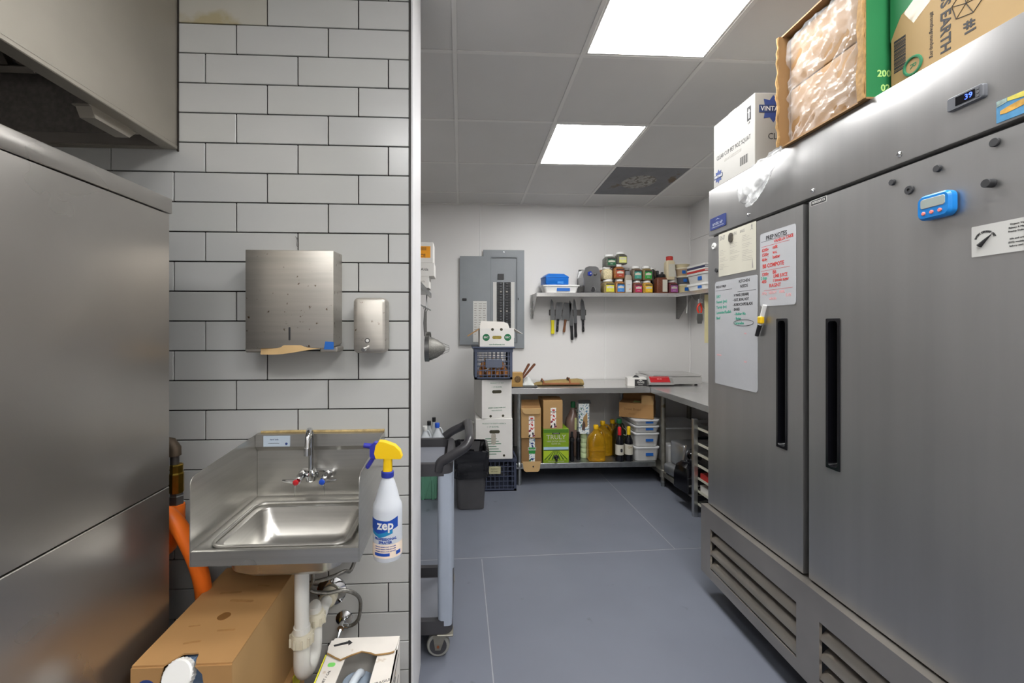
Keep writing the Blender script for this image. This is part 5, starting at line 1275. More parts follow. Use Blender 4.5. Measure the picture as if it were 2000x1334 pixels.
DW = mat('dark_wood_handle', '#6b3f26', 0.45, 0, 0.15, 12)
for (a_, b_, lab_) in (((1018, 738), (1033, 711), 'wooden spatula with broad brown handle leaning in the utensil holder'), ((1022, 738), (1044, 711), 'thin brown spatula leaning out of the utensil holder to the right')):
    q0, q1 = at(*a_, 4.04), at(*b_, 4.04)
    s_ = thing('spatula', lab_, 'spatula', q0, 0, 'spatulas in the utensil holder')
    v = q1 - q0
    MB().prism([(.004, -.008), (v.x + .010, v.z - .008), (v.x + .006, v.z + .006), (v.x - .010, v.z + .004), (-.006, .006)], 'Y', -.005, .005).build('handle', DW, s_)
    MB().prism([(-.016, -.05), (.004, -.055), (.006, .002), (-.006, .006)], 'Y', -.002, .002).build('blade', STEEL, s_)
q = at(1030, 745, 4.02)
def clothp(u, v):
    n = mn.noise(Vector((u * 4, v * 4, 2.2)))
    return ((u - .5) * .11, (v - .5) * .11, .062 * math.sin(math.pi * u) ** .7 * math.sin(math.pi * v) ** .7 * (1 + .6 * n) + .002)
cl = film('cloth', 18, 16, clothp, None, mat('white_cloth', '#d4d6d3', 0.9, 0, .08, 20), 60)
cl.location = (q.x + .012, 4.06, TZ + .0055); tag(cl, 'crumpled white cloth on the black tray', 'cloth')
kr0, kr1 = at(1042, 745, 4.05), at(1138, 745, 4.05)
kl = kr1.x - kr0.x
kr = thing('knife_roll', 'tan canvas knife roll with leather straps on the rear table', 'knife roll', ((kr0.x + kr1.x) / 2, 4.05, TZ))
CAN = mat('tan_canvas', '#8f7a4c', 0.85, 0, 0.1, 30, bump=.3, bscale=200)
LEA = mat('brown_leather', '#8a5230', 0.5, 0, 0.15, 20)
MB().rloft([(-kl / 2, 0, 0, .010, .05, .0099), (-kl / 2 + .02, 0, 0, .020, .06, .0199), (0, 0, 0, .030, .065, .029), (kl / 2 - .03, 0, 0, .028, .065, .027), (kl / 2, 0, 0, .022, .055, .02)], 6, M=Matrix(((1, 0, 0, 0), (0, 1, 0, 0), (0, 0, 1, 0), (0, 0, 0, 1)))).bm.free()
rg = []
for (x, rz_, ry_) in ((-kl / 2, .006, .05), (-kl / 2 + .03, .016, .06), (-.05, .026, .066), (kl / 2 - .05, .032, .066), (kl / 2 - .006, .028, .06), (kl / 2, .018, .05)):
    rg.append([(x, ry_ * math.cos(R(20 * k_)), rz_ + rz_ * math.sin(R(20 * k_))) for k_ in range(18)])
MB().loops(rg).build('canvas_roll', CAN, kr)
MB().box(-kl * .35, kl * .40, -.072, -.062, .016, .032, .003).build('leather_band', LEA, kr)
for (x, h_) in ((-kl * .31, .05), (kl * .21, .062)):
    MB().tube([(x, -.07, .02), (x - .006, -.06, h_), (x - .01, .0, h_ + .012), (x - .01, .05, h_ * .6)], .007, 8).build('strap', LEA, kr)
MB().box(kl * .19 - .018, kl * .19 + .010, -.05, -.03, .060, .078, .002).build('buckle', mat('dark_buckle', '#57493c', .4, .7), kr)
g0, g1 = at(1228, 740, 3.98), at(1265, 740, 3.98)
gb = thing('glove_box', 'open white and black box of gloves on the rear table', 'box', ((g0.x + g1.x) / 2 - .012, 4.0, TZ), R(-14))
gw, ghh = (g1.x - g0.x) / 2 * .95, .075
MB().box(-gw, gw, -.055, .10, 0, ghh, .002).build('carton', WCARD, gb)
MB().box(-gw + .065, gw, -.0565, -.055, 0.002, ghh - .012).build('black_print', INK, gb, smooth=0)
text('GLOVES', .022, WPAPER, gb, T(.032, -.0568, .036) @ FRONT, sx=.8, bold=.0004); text('NITRILE', .012, WPAPER, gb, T(.032, -.0568, .016) @ FRONT)
MB().prism([(0, .0), (.02, .012), (.04, 0)], 'Y', -.0572, -.0565, M=T(.012, 0, .052)).build('printed_mark', WPAPER, gb, smooth=0)
MB().rloft([(0, 0, 0, .035, .02, .018), (.004, 0, .010, .02, .014, .012), (-.004, 0, .022, .006, .005, .004)], 4, M=T(0.0, .02, ghh - .001)).build('glove_tuft', BLACK, gb)
# digital scale in the corner
s0, s1 = at(1268, 745, 3.92), at(1374, 745, 3.92)
sc = thing('scale', 'stainless counter scale with red slanted display', 'scale', ((s0.x + s1.x) / 2, 3.92, TZ), R(-2))
sw_ = (s1.x - s0.x) / 2
MB().box(-sw_ + .03, sw_, .04, .42, .014, .082, .006, 2).build('housing', STEELH, sc)
MB().box(-sw_ + .06, sw_ + .004, .05, .426, .083, .100, .005, 2).build('platter', STEELH, sc)
cons = [(0.0, .014), (.0, .030), (.055, .092), (.075, .092), (.075, .014)]
MB().prism(cons, 'X', -sw_, -sw_ + .235).build('console', STEELH, sc, smooth=20)
RDM = mat('red_display', '#b5262c', 0.3, 0, .06)
ang = math.degrees(math.atan2(.062, .055))
dfc = MB().box(.02, .205, .010, .074, 0, .0015, M=T(-sw_, 0, .030) @ RX(ang)).build('display_face', RDM, sc, smooth=0)
text('88.88', .020, mat('dim_digits', '#e8a09a', .4), dfc, T(-sw_, 0, .030) @ RX(ang) @ T(.11, .045, .0018))
MB().box(-sw_ + .235, sw_, .036, .044, .016, .080, .002).build('front_plate', STEELH, sc)
for x in (-sw_ + .04, sw_ - .04):
    for y in (.07, .37): MB().lathe([(.012, 0), (.014, .004), (.012, .015)], 12, M=T(x, y, 0)).build('foot', BLACK, sc)

# ---- things on the lower shelf of the rear table
SZ2 = SH2 + .0003
FLP = mat('floral_label', '#eceae4', .6, 0, .05, 12, spots='#c8403c', spotscale=60, spotcut=.56)
FLG = mat('floral_label_blue', '#e8ece9', .6, 0, .05, 12, spots='#5b87a8', spotscale=60, spotcut=.53)
FLAPK = mat('kraft_flap', '#c2a06e', .75, 0, .04, 6)
def winebox(lab, px0, px1, ytop, ybot, Y, zb, lm, word, wm, flapdown=False):
    a, b = at(px0, ytop, Y), at(px1, ybot, Y)
    w, h = b.x - a.x, a.z - b.z
    o = thing('wine_box', lab, 'box', ((a.x + b.x) / 2, Y, zb), 0, 'brown bag in box cartons on the lower shelf')
    MB().box(-w / 2, w / 2, 0, .26, 0, h, .003).build('carton', KRAFTD if flapdown else KRAFT2, o)
    MB().box(-w * .12, w * .16, -.0012, 0, .01 if not flapdown else h * .05, h * .74 if not flapdown else h - .004).build('label_strip', lm, o, smooth=0)
    text(word, .020, wm, o, T(w * .02, -.0016, h * .60) @ FRONT, bold=.0004, sx=.9)
    for i, (u, v) in enumerate(((.02, .66), (-.05, .25), (.06, .15), (.02, .32), (.09, .08), (-.06, .08), (.03, .45))):
        MB().rloft([(0, 0, 0, .013, .007, .0068), (0, 0, .0006, .013, .007, .0068)], 3, M=T(u * w * 1.4, -.0013, (v if not flapdown else v * .5 + (.0 if i % 2 else .45)) * h) @ RX(90) @ RZ(50 * i)).build('printed_petal', (INKR, mat('petal_plum', '#7a2440', .7), INK)[i % 3] if not flapdown else (INKB, INKG, mat('petal_blue', '#6f9cc4', .7))[i % 3], o, smooth=0)
    return o, w, h
z1_ = SZ2
o, w, h1 = winebox('brown wine box with blue floral label at the lower left of the shelf', 1018.5, 1058, 855, 904, TY + .020, z1_, FLG, 'PADRON', WPAPER, True)
gbar = MB().box(-w * .14, w * .18, -.0020, -.0010, h1 * .38, h1 * .62).build('green_band', mat('green_band', '#2b8a3e', .6), o, smooth=0)
text('PADRON', .021, WPAPER, gbar, T(w * .02, -.0023, h1 * .53) @ FRONT, sx=.85, bold=.0004)
# flap folded down over the shelf lip
MB().prism([(-w * .46, .02), (w * .44, .02), (w * .38, -.055), (w * .30, -.072), (-w * .30, -.072), (-w * .40, -.055)], 'Y', -.018, -.012, M=T(0, 0, 0)).build('folded_flap', FLAPK, o, smooth=0)
MB().lathe([(.007, 0), (.006, .004), (0, .005)], 12, M=T(.012, -.018, -.025) @ RX(90)).build('spout_hole', INK, o)
o, w, h = winebox('brown wine box with red floral label standing on another at the left', 1018, 1057, 796, 854, TY + .004, z1_ + h1 + .0005, FLP, 'ADRIA', INK)
MB().prism([(-w * .46, h - .004), (w * .46, h - .004), (w * .44, h - .035), (w * .36, h - .05), (-w * .32, h - .05), (-w * .42, h - .03)], 'Y', -.012, -.004).build('front_flap', FLAPK, o, smooth=0)
MB().box(-w / 2 + .004, w / 2 - .004, .0, .12, 0, .003, M=T(0, .01, h) @ RX(28)).build('top_flap', KRAFTI, o, smooth=0)
a, b = at(1061, 838, TY + .012), at(1111, 905, TY + .012)
w, ht = b.x - a.x, a.z - SZ2
to = thing('oil_carton', 'green olive oil carton lettered truly with a black tap', 'box', ((a.x + b.x) / 2, TY + .012, SZ2))
MB().box(-w / 2, w / 2, 0, .22, 0, ht, .003).build('carton', mat('olive_green', '#7c9a1e', .5, 0, .08, 5), to)
MB().box(-w / 2 + .004, w / 2 - .004, -.0008, 0, ht * .885, ht * .99).build('top_band', mat('olive_dark', '#4f7a22', .5), to, smooth=0)
MB().box(-w * .15, w * .15, -.0016, -.0006, ht * .845, ht * .885).build('name_plate', INK, to, smooth=0)
text('CORTO', .014, CREAM, to, T(0, -.0019, ht * .865) @ FRONT)
text('TRULY', .056, CREAM, to, T(0, -.0012, ht * .755) @ FRONT, sx=1.05)
text('100% EXTRA VIRGIN', .019, CREAM, to, T(0, -.0012, ht * .635) @ FRONT, sx=1.0); text('OLIVE OIL', .019, CREAM, to, T(0, -.0012, ht * .565) @ FRONT)
MB().box(-w / 2 + .003, w / 2 - .003, -.0008, 0, ht * .38, ht * .47).build('printed_sky', mat('print_sky', '#a9c4d8', .5, 0, .06, 20), to, smooth=0)
MB().box(-w / 2 + .003, w / 2 - .003, -.0012, -.0004, ht * .365, ht * .395).build('printed_treeline', mat('print_trees', '#2f4a20', .6, 0, .3, 60), to, smooth=0)
MB().box(-w / 2 + .003, w / 2 - .003, -.0008, 0, ht * .09, ht * .365).build('printed_field', mat('print_field', '#a5bd2b', .5, 0, .1, 15), to, smooth=0)
for i in range(7):
    u = (i - 3) / 3
    MB().prism([(u * w * .10 - .002, ht * .36), (u * w * .10 + .002, ht * .36), (u * w * .44 + .008, ht * .10), (u * w * .44 - .008, ht * .10)], 'Y', -.0012, -.0007).build('printed_row', mat('print_rows', '#45661c', .6), to, smooth=0)
text('COLD EXTRACTED OLIVES', .012, CREAM, to, T(0, -.0012, ht * .045) @ FRONT)
tp = MB().lathe([(.022, 0), (.022, .006), (.012, .010), (.012, .024)], 18, M=T(0, 0, ht * .17) @ RX(90)).build('tap', BLACK, to)
MB().box(-.008, .008, -.032, -.014, ht * .07, ht * .18, .003).build('tap_lever', BLACK, tp)
o, w, h = winebox('brown wine box with red floral label standing on the green oil carton', 1061, 1099, 783, 838, TY + .014, SZ2 + ht + .0005, FLP, 'ADRIA', INK)
MB().box(-w / 2 + .004, w / 2 - .004, .0, .10, 0, .003, M=T(0, .02, h) @ RX(8)).build('top_flap', KRAFTI, o, smooth=0)

def bottle(name, lab, px, Y, zb, prof, parts, group=None, cat='bottle', n=20):
    x = at(px, 870, Y).x
    o = thing(name, lab, cat, (x, Y, zb), 0, group)
    for nm, m_, pr in [('body', prof[0], prof[1])] + parts: MB().lathe(pr, n).build(nm, m_, o)
    return o
RV = mat('red_vinegar', '#8a4326', 0.2, 0, .15, 6, trans=.25)
PETC = mat('pet_clear', '#a98c80', 0.15, 0, .05, trans=.45)
hj = at(1119, 784, 4.12).z - SZ2
o = jug('vinegar_jug', 'large clear jug of red vinegar with green cap behind the bottles', 1119, 880, 4.12, hj, .150, mat('green_cap', '#1f6a3f', .4), PETC, SZ2, None, .021)
MB().rloft([(0, 0, .003, .070, .063, .035), (0, 0, hj * .46, .0735, .066, .038), (0, 0, hj * .462, .01, .01, .009)], 5).build('vinegar', RV, o)
MB().box(-.002, .035, -.0705, -.0690, hj * .50, hj * .72).build('paper_label', mat('pale_yellow_label', '#c9c98a', .6, 0, .1, 30), o, smooth=0)
for i, (px, Y, hpx, lab_) in enumerate(((1117, 3.92, 843, 'slim black bottle beside the green oil carton'), (1129.5, 3.97, 843, 'slim black bottle left of the pale green paper roll'))):
    hb = at(px, hpx, Y).z - SZ2
    bottle('vinegar_bottle', lab_, px, Y, SZ2, (BLACKG, [(.017, 0), (.020, .004), (.020, hb * .72), (.018, hb * .78), (.012, hb * .84), (.0115, hb * .9)]), [('neck_sleeve', BLACK, [(.0125, hb * .84), (.0130, hb * .86), (.0130, hb * .97), (.011, hb)]), ('collar', BLACK, [(.0205, hb * .66), (.023, hb * .68), (.023, hb * .74), (.0195, hb * .78)])], 'slim black bottles')
pr0 = at(1139.5, 845, 4.03).z
pg = thing('paper_roll', 'pale green paper roll standing under the floral carton', 'paper roll', (at(1140, 880, 4.03).x, 4.03, SZ2))
PGM = mat('pale_green_paper', '#b9c99c', .8, 0, .05)
for i in range(5):
    z0_ = (pr0 - SZ2) * i / 5
    MB().lathe([(.030, z0_ + .001), (.032, z0_ + .004), (.032, z0_ + (pr0 - SZ2) / 5 - .004), (.030, z0_ + (pr0 - SZ2) / 5 - .001)], 18).build('roll_ring', PGM, pg)
a, b = at(1130, 789, 3.98), at(1151, 845, 3.98)
pc_ = thing('floral_carton', 'white floral printed carton with a torn brown front on the paper roll', 'box', ((a.x + b.x) / 2, 3.98, pr0 + .0005))
w, h = b.x - a.x, a.z - pr0
MB().box(-w / 2, w / 2, 0, .065, 0, h, .002).build('carton', FLG, pc_)
MB().prism([(w * .3, h * .72), (w * .34, h * .25), (-w * .18, h * .16), (-w * .05, h * .55)], 'Y', -.0012, 0).build('brown_patch', KRAFT2, pc_, smooth=0)
MB().prism([(.0, h * .45), (w * .14, h * .30), (w * .06, h * .10), (-w * .20, h * .14), (-w * .16, h * .34)], 'Y', -.002, -.001).build('printed_figure', mat('print_brown', '#5a463f', .7), pc_, smooth=0)
for i in range(8): MB().rloft([(0, 0, 0, .010, .004, .0038), (0, 0, .0006, .010, .004, .0038)], 3, M=T(-w * .38 + (i % 2) * .014, 0, h * (.2 + .09 * i)) @ RX(90) @ RZ(60 * i)).build('printed_leaf', INKG if i % 2 else INKB, pc_, smooth=0)
MB().box(-w / 2 + .004, w / 2 + .02, 0, .05, 0, .002, M=T(0, .01, h) @ RX(30)).build('top_flap', mat('dark_flap', '#57595a', .5), pc_, smooth=0)
OIL = mat('cooking_oil', '#e3b228', 0.05, 0, .10, 4, trans=.7)
OILD = mat('cooking_oil_dark', '#8a6a1c', 0.1, 0, .10, 4, trans=.35)
OLV = mat('dark_oil_jug', '#232619', 0.15, 0, .15, 10)
YC = mat('yellow_jug_cap', '#e5b312', .4)
h_ = at(1160, 830, 3.95).z - SZ2
o = jug('oil_jug', 'front jug of golden cooking oil with yellow cap', 1164, 900, 3.95, h_, .155, YC, OIL, SZ2, 'jugs of cooking oil', .022)
MB().rloft([(0, 0, h_ * .30, .0785, .0705, .044), (0, 0, h_ * .32, .081, .073, .044), (0, 0, h_ * .34, .0785, .0705, .044)], 5, cap0=False, cap1=False).build('rib', OIL, o)
h_ = at(1177, 822, 4.12).z - SZ2
jug('oil_jug', 'jug of golden cooking oil with yellow cap behind the front one', 1177, 890, 4.12, h_, .165, YC, OIL, SZ2, 'jugs of cooking oil', .022)
h_ = at(1197, 820, 4.22).z - SZ2
jug('oil_jug', 'rear jug of dark golden oil with yellow cap beside the green capped jug', 1196, 885, 4.23, h_, .15, YC, OILD, SZ2, 'jugs of cooking oil', .022)
h_ = at(1209, 818, 4.06).z - SZ2
o = jug('oil_jug', 'dark oil jug with green cap behind the wine bottles', 1209, 890, 4.06, h_, .12, MATS['green_cap'], OLV, SZ2, None, .024)
MB().tube(smoothpath([(.03, -.055, h_ * .78), (.05, -.06, h_ * .70), (.045, -.062, h_ * .60), (.02, -.064, h_ * .62)], 4), .003, 6).build('printed_vine', mat('vine_print', '#b9bca0', .6), o)
def wine(lab, px, ytop, Y, capm, labm):
    h = at(px, ytop, Y).z - SZ2
    o = bottle('wine_bottle', lab, px, Y, SZ2, (mat('dark_glass', '#15161a', .08, 0, .1), [(.030, 0), (.037, .004), (.038, h * .55), (.034, h * .62), (.019, h * .72), (.015, h * .78), (.0145, h * .97)]),
               [('foil_capsule', capm, [(.0152, h * .74), (.0158, h * .76), (.0155, h * .98), (.013, h)]), ('paper_label', labm, [(.0384, h * .20), (.0384, h * .50)])], 'wine bottles on the lower shelf')
    return o, h
o, h = wine('dark wine bottle with red foil and cream label', 1210, 834, 3.905, mat('red_foil', '#c8242f', .35), CREAM)
MB().rloft([(0, 0, 0, .010, .016, .009), (0, 0, .0008, .010, .016, .009)], 4, M=T(.004, -.0386, h * .34) @ RX(90)).build('printed_figure', INK, o, smooth=0)
o, h = wine('dark wine bottle with yellow foil and cream label', 1228, 833, 3.91, mat('yellow_foil', '#e2bf1c', .35), CREAM)
text('Qvo', .026, mat('gold_ink', '#8c6d2c', .5), o, T(0, 0, h * .42), wrap=.039)
# lidded storage bins
def bin_(lab, px0, px1, ytop, Y, d, zb, group, h=None, x0=None, x1=None, rz=0):
    a, b = at(px0, ytop, Y), at(px1, ytop, Y)
    if x0 is not None: a.x, b.x = x0, x1
    w = b.x - a.x; h = h or a.z - zb
    o = thing('storage_bin', lab, 'bin', ((a.x + b.x) / 2, Y + d / 2, zb), R(rz), group)
    MB().rloft([(0, 0, 0, w / 2 - .022, d / 2 - .022, .03), (0, 0, .004, w / 2 - .017, d / 2 - .017, .03), (0, 0, h - .016, w / 2 - .006, d / 2 - .006, .03), (0, 0, h - .014, w / 2 - .002, d / 2 - .002, .03)], 4).build('tub', CLEARB, o)
    MB().rloft([(0, 0, h - .014, w / 2, d / 2, .03), (0, 0, h - .003, w / 2, d / 2, .03), (0, 0, h - .001, w / 2 - .006, d / 2 - .006, .028), (0, 0, h - .003, w / 2 - .02, d / 2 - .02, .025)], 4).build('lid', CLEARL, o)
    tw = .034
    if h > .05:
        MB().box(-tw + .02, tw + .02, -d / 2 + .003, -d / 2 + .009, h * .38, h * .38 + min(.024, h * .3), M=Matrix.Identity(4)).build('blue_tape', BLUE, o, smooth=0)
    return o, h
zb = SZ2
G = 'lidded bins stacked on the lower shelf of the rear table'
bx0, bx1 = at(1240, 880, TY + .015).x, at(1290, 880, TY + .015).x
for (yt, lab_) in ((873, 'lowest lidded bin of the stack with blue tape on the rear table shelf'), (846, 'second lidded bin from the bottom of the rear shelf stack'), (832, 'third lidded bin from the bottom of the rear shelf stack'), (820, 'topmost lidded bin of the rear shelf stack under the brown carton')):
    zt = at(1265, yt, TY + .015).z
    o, h = bin_(lab_, 0, 0, yt, TY + .015, .44, zb, G, zt - zb, bx0, bx1)
    zb = zt + .0005
a = at(1290, 772, TY + .03)
w = bx1 - bx0
kx = thing('cardboard_box', 'open brown carton lying on the stack of lidded bins', 'box', ((bx0 + bx1) / 2, TY + .20, zb), R(-28))
h = min(a.z, TZ - .05) - zb
MB().box(-.17, .135, -.13, .14, 0, h * .62, .003).build('carton', KRAFT, kx)
MB().box(.03, .135, -.132, -.127, h * .60, h * .98).build('front_flap', KRAFT2, kx, smooth=0)
MB().box(-.165, .13, .135, .139, h * .6, h * .95).build('rear_flap', KRAFT, kx, smooth=0)
text('Sweet Bread', .030, KRAFTI, kx, T(-.05, -.1305, h * .36) @ FRONT, bold=.0008); text('BAKERY', .018, KRAFTI, kx, T(-.05, -.1305, h * .16) @ FRONT)
MB().box(-.05, .01, -.06, .02, h * .62, h * .624).build('green_slip', mat('green_slip', '#a8b86a', .6, 0, .3, 60), kx, smooth=0)

# ---- things on the lower shelf of the right table
SZ3 = SH3 + .0003
G2 = 'lidded bins on the lower shelf of the right table'
o, h = bin_('lower cloudy bin behind the meat slicer on the right table shelf', 1302, 1362, 868, 3.98, .40, SZ3, G2, .34, 1.90, 2.26)
zt = SZ3 + h + .0005
o, h = bin_('upper cloudy bin with blue tape behind the meat slicer', 1302, 1362, 817, 3.90, .46, zt, G2, at(1330, 835, 3.9).z - zt, 1.872, 2.30)
p = at(1311, 905, 3.86)
for i, (y0, y1, lab_) in enumerate(((870, 905, 'tall cloudy food cup beside the corner table leg'),)):
    z0_, z1_ = at(1311, y1, 3.80).z, at(1311, y0, 3.80).z
    cu = thing('food_cup', lab_, 'cup', (at(1311, y1, 3.80).x + .015, 3.82, SZ3))
    H_ = z1_ - SZ3
    MB().lathe([(.040, 0), (.042, .006), (.056, H_ - .012), (.060, H_ - .010), (.060, H_), (.055, H_)], 22).build('cup_body', CLEARB, cu)
    MB().lathe([(.061, H_ - .004), (.062, H_ + .004), (.055, H_ + .006), (0, H_ + .006)], 22).build('lid', CLEARL, cu)
ms = thing('meat_slicer', 'silver meat slicer with black handle on the right table shelf', 'slicer', (at(1312, 920, 3.60).x, 3.56, SZ3), R(6))
SLV = mat('cast_aluminium', '#b6b8ba', 0.32, .85, .05)
MB().box(0, .36, -.10, .16, .012, .10, .02, 3).build('base', SLV, ms)
MB().box(.05, .36, -.06, .14, .10, .30, .018, 3).build('motor_housing', SLV, ms)
MB().prism([(.0, .06), (.10, .06), (.13, .31), (.06, .31)], 'Y', -.085, -.065).build('guide_plate', SLV, ms, smooth=0)
kn = MB().lathe([(.045, 0), (.045, .008), (.035, .014), (.028, .014), (.026, .008), (.014, .008), (.012, .018), (0, .018)], 24, M=T(.10, -.085, .235) @ RX(90)).build('dial', CHROME, ms)
MB().lathe([(.016, 0), (.016, .014), (.012, .018)], 14, M=T(.19, -.06, .19) @ RX(90)).build('knob', BLACK, ms)
MB().tube(smoothpath([(.18, -.02, .30), (.18, -.02, .335), (.20, -.02, .345), (.34, -.02, .345)], 4), .012, 10).build('handle', BLACK, ms)
for (x, y) in ((.03, -.08), (.33, -.08), (.03, .14), (.33, .14)): MB().lathe([(.013, 0), (.011, .014)], 12, M=T(x, y, 0)).build('foot', BLACK, ms)
ba = thing('appliance', 'black box shaped kitchen appliance on the right table shelf', 'appliance', (at(1343, 960, 3.225).x, 3.225, SZ3), R(4))
MB().rloft([(.10, .10, .006, .10, .10, .015), (.10, .10, .12, .10, .10, .015), (.10, .105, .19, .088, .085, .02), (.10, .11, .215, .06, .06, .02)], 4).build('shell', BLACKG, ba)
MB().box(.0, .2, -.006, .004, .01, .13, .004).build('front_panel', BLACK, ba)
text('KITCHEN PRO', .020, WPAPER, ba, T(.07, -.0065, .07) @ FRONT)
text('VACUUM', .016, WPAPER, ba, T(.07, -.0065, .045) @ FRONT)
MB().prism([(.03, .13), (.17, .13), (.14, .20), (.06, .20)], 'Y', -.002, .03).build('hood_guard', BLACK, ba, smooth=0)
MB().lathe([(.012, .21), (.012, .235), (.006, .24)], 12, M=T(.10, .11, 0)).build('lid_knob', BLACK, ba)
# sheet pan rack under the right table
q = at(1357, 1008, 3.17)
rk = thing('pan_rack', 'aluminium sheet pan rack with ledges under the right table', 'rack', (at(1357, 1000, 3.17).x, 3.17, 0))
RH = at(1357, 818, 3.17).z
for (x, y) in ((0, 0), (.38, 0), (0, -.48), (.38, -.48)):
    MB().box(x - .016, x + .016, y - .016, y + .016, 0.0, RH, .002).build('post', ALU, rk)
LED = [at(1362, yy, 3.17).z for yy in (838, 868, 888, 910, 935, 960, 985)]
CRL = mat('cream_ledge', '#d9d6c4', .45, .3, .06)
for z in LED:
    for x in (.016, .364):
        sx = 1 if x < .2 else -1
        MB().prism([(x, z), (x + sx * .035, z), (x + sx * .035, z + .003), (x + sx * .002, z + .003), (x + sx * .002, z + .018), (x, z + .018)], 'Y', -.49, .012).build('ledge', CRL, rk, smooth=0)
for y in (0, -.48): MB().box(.016, .364, y - .010, y + .010, RH - .03, RH - .008, .001).build('cross_bar', ALU, rk)
def pan(lab, z):
    o = thing('sheet_pan', lab, 'pan', (rk.location.x + .19, 3.17 - .235, z + .0035), 0, 'sheet pans in the rack')
    MB().rloft([(0, 0, 0, .158, .225, .02), (0, 0, .018, .168, .235, .025), (0, 0, .020, .171, .238, .026), (0, 0, .017, .164, .231, .022), (0, 0, .002, .156, .223, .02)], 4).build('pan_body', ALU, o)
    return o
pan('sheet pan on the top ledge of the rack', LED[0]); pan('sheet pan on the third ledge of the rack', LED[2]); pan('sheet pan on the lowest ledge of the rack', LED[6])
def pack(lab, z, m, h):
    o = thing('packet', lab, 'packet', (rk.location.x + .19, 3.17 - .10, z + .0035), 0, 'packets on the rack ledges')
    MB().box(-.155, .15, -.10, .09, 0, h, .004).build('carton', m, o)
    return o
pack('red and white packet on a rack ledge', LED[4], mat('red_pack', '#b4312f', .5, 0, .1), .045)
o = pack('white packet with red rose print on a rack ledge', LED[5], WCARD, .05)
MB().lathe([(.018, 0), (.018, .0008), (0, .0008)], 16, M=T(-.09, -.10, .024) @ RX(90)).build('printed_rose', INKR, o)
p = at(1376, 955, 3.0)

# ================================================================== WALL SHELF, KNIVES AND JARS
WY = 4.19; WZ_ = at(1180, 572, WY).z
wx0, wx1 = at(1048, 575, WY).x, 2.128
wsf = thing('wall_shelf', 'long stainless wall shelf with spice jars above the rear table', 'shelf', (wx0, WY, WZ_))
LS = XR - .006 - wx0; DS = YB - WY - .004
MB().box(0, LS, 0, DS, -.003, 0, .001).build('board', STEELH, wsf, smooth=0)
MB().box(0, wx1 - wx0, -.003, .001, -.038, -.001, .001).build('front_lip', STEELH, wsf, smooth=0)
for xx in (.004, at(1341, 600, 4.3).x - wx0):
    MB().prism([(.004, -.003), (DS, -.003), (DS, -.25), (DS - .03, -.25), (.004, -.035)], 'X', xx - .0015, xx + .0015).build('bracket', STEEL, wsf, smooth=0)
    MB().box(xx - .018, xx + .018, DS - .004, DS, -.25, -.004, .001).build('bracket_foot', STEEL, wsf, smooth=0)
rsh = thing('wall_shelf', 'stainless wall shelf on the right wall with stacked white bins', 'shelf', (wx1, 3.0, WZ_))
MB().box(0.0, XR - .004 - wx1, 0, WY - 3.0 - .005, -.003, 0, .001).build('board', STEELH, rsh, smooth=0)
MB().box(-.003, .001, 0, WY - 3.0 - .005, -.038, -.001, .001).build('front_lip', STEELH, rsh, smooth=0)
for yy in (.1, 1.0): MB().prism([(.004, -.003), (XR - wx1 - .005, -.003), (XR - wx1 - .005, -.25), (XR - wx1 - .035, -.25)], 'Y', yy - .0015, yy + .0015).build('bracket', STEEL, rsh, smooth=0)
# magnetic strip
s0, s1 = at(1073, 610, YB - .02), at(1145, 610, YB - .02)
stp = tag(MB().box(s0.x, s1.x, YB - .018, YB - .0005, at(1100, 616, YB).z, at(1100, 605, YB).z, .003).build('magnetic_strip', DKSTEEL), 'dark magnetic knife strip on the rear wall', 'knife strip')
BLD = mat('knife_blade', '#7c7d7f', 0.38, 1.0, .06, 6)
def knife(lab, px, y0, ym, y1, w0, hm, hw_=.013, tilt=0.0, cleaver=False, rivets=False, px2=None):
    Y = YB - .0225
    a, m_, b = at(px, y0, Y), at(px, ym, Y), at(px, y1, Y)
    o = thing('knife', lab, 'knife', (m_.x, Y, m_.z), group='knives on the magnetic strip', rot=(0, R(tilt), 0))
    L1, L2 = a.z - m_.z, m_.z - b.z
    if cleaver: pr = [(-w0 * .5, 0), (w0 * .5, .004), (w0 * .5, L1), (-w0 * .5, L1 - .004)]
    else: pr = [(-w0 * .5, 0), (w0 * .5, 0), (w0 * .45, L1 * .5), (w0 * .1, L1 * .88), (-w0 * .35, L1), (-w0 * .5, L1 * .9)]
    MB().prism(pr, 'Y', -.0012, .0012).build('blade', BLD, o, smooth=0)
    MB().rloft([(0, 0, -L2, hw_ * .95, .008, .007), (.001, 0, -L2 * .85, hw_ * 1.12, .0085, .008), (0, 0, -L2 * .5, hw_ * .9, .008, .007), (0, 0, -L2 * .1, hw_, .008, .007), (0, 0, .004, hw_ * 1.1, .0075, .006)], 4).build('handle', hm, o)
    if rivets:
        for k_ in (.2, .5, .8): MB().lathe([(.003, 0), (.003, .0006), (0, .0008)], 8, M=T(0, -.0082, -L2 * k_) @ RX(90)).build('rivet', CHROME, o)
    return o
BRW = mat('brown_knife_handle', '#7a4b2c', .5, 0, .15, 20)
knife('knife with bright yellow handle on the strip', 1079.5, 584, 626, 652, .042, mat('yellow_handle', '#e3d41c', .45), .017)
knife('knife with riveted black handle next to the yellow one', 1090, 590, 624, 648, .062, BLACK, .012, 5, True, True)
knife('wide cleaver with brown wooden handle', 1104.5, 591, 625, 649, .080, BRW, .012, 8, True)
knife('long knife with black handle hanging lowest', 1116.5, 586, 637, 664, .034, BLACK, .014, -2)
knife('second long black handled knife right of the lowest one', 1124, 583, 632, 659, .034, BLACK, .014, -1)
knife('chef knife with riveted black handle, rightmost on the strip', 1139, 583, 625, 648, .045, BLACK, .012, 0, False, True)

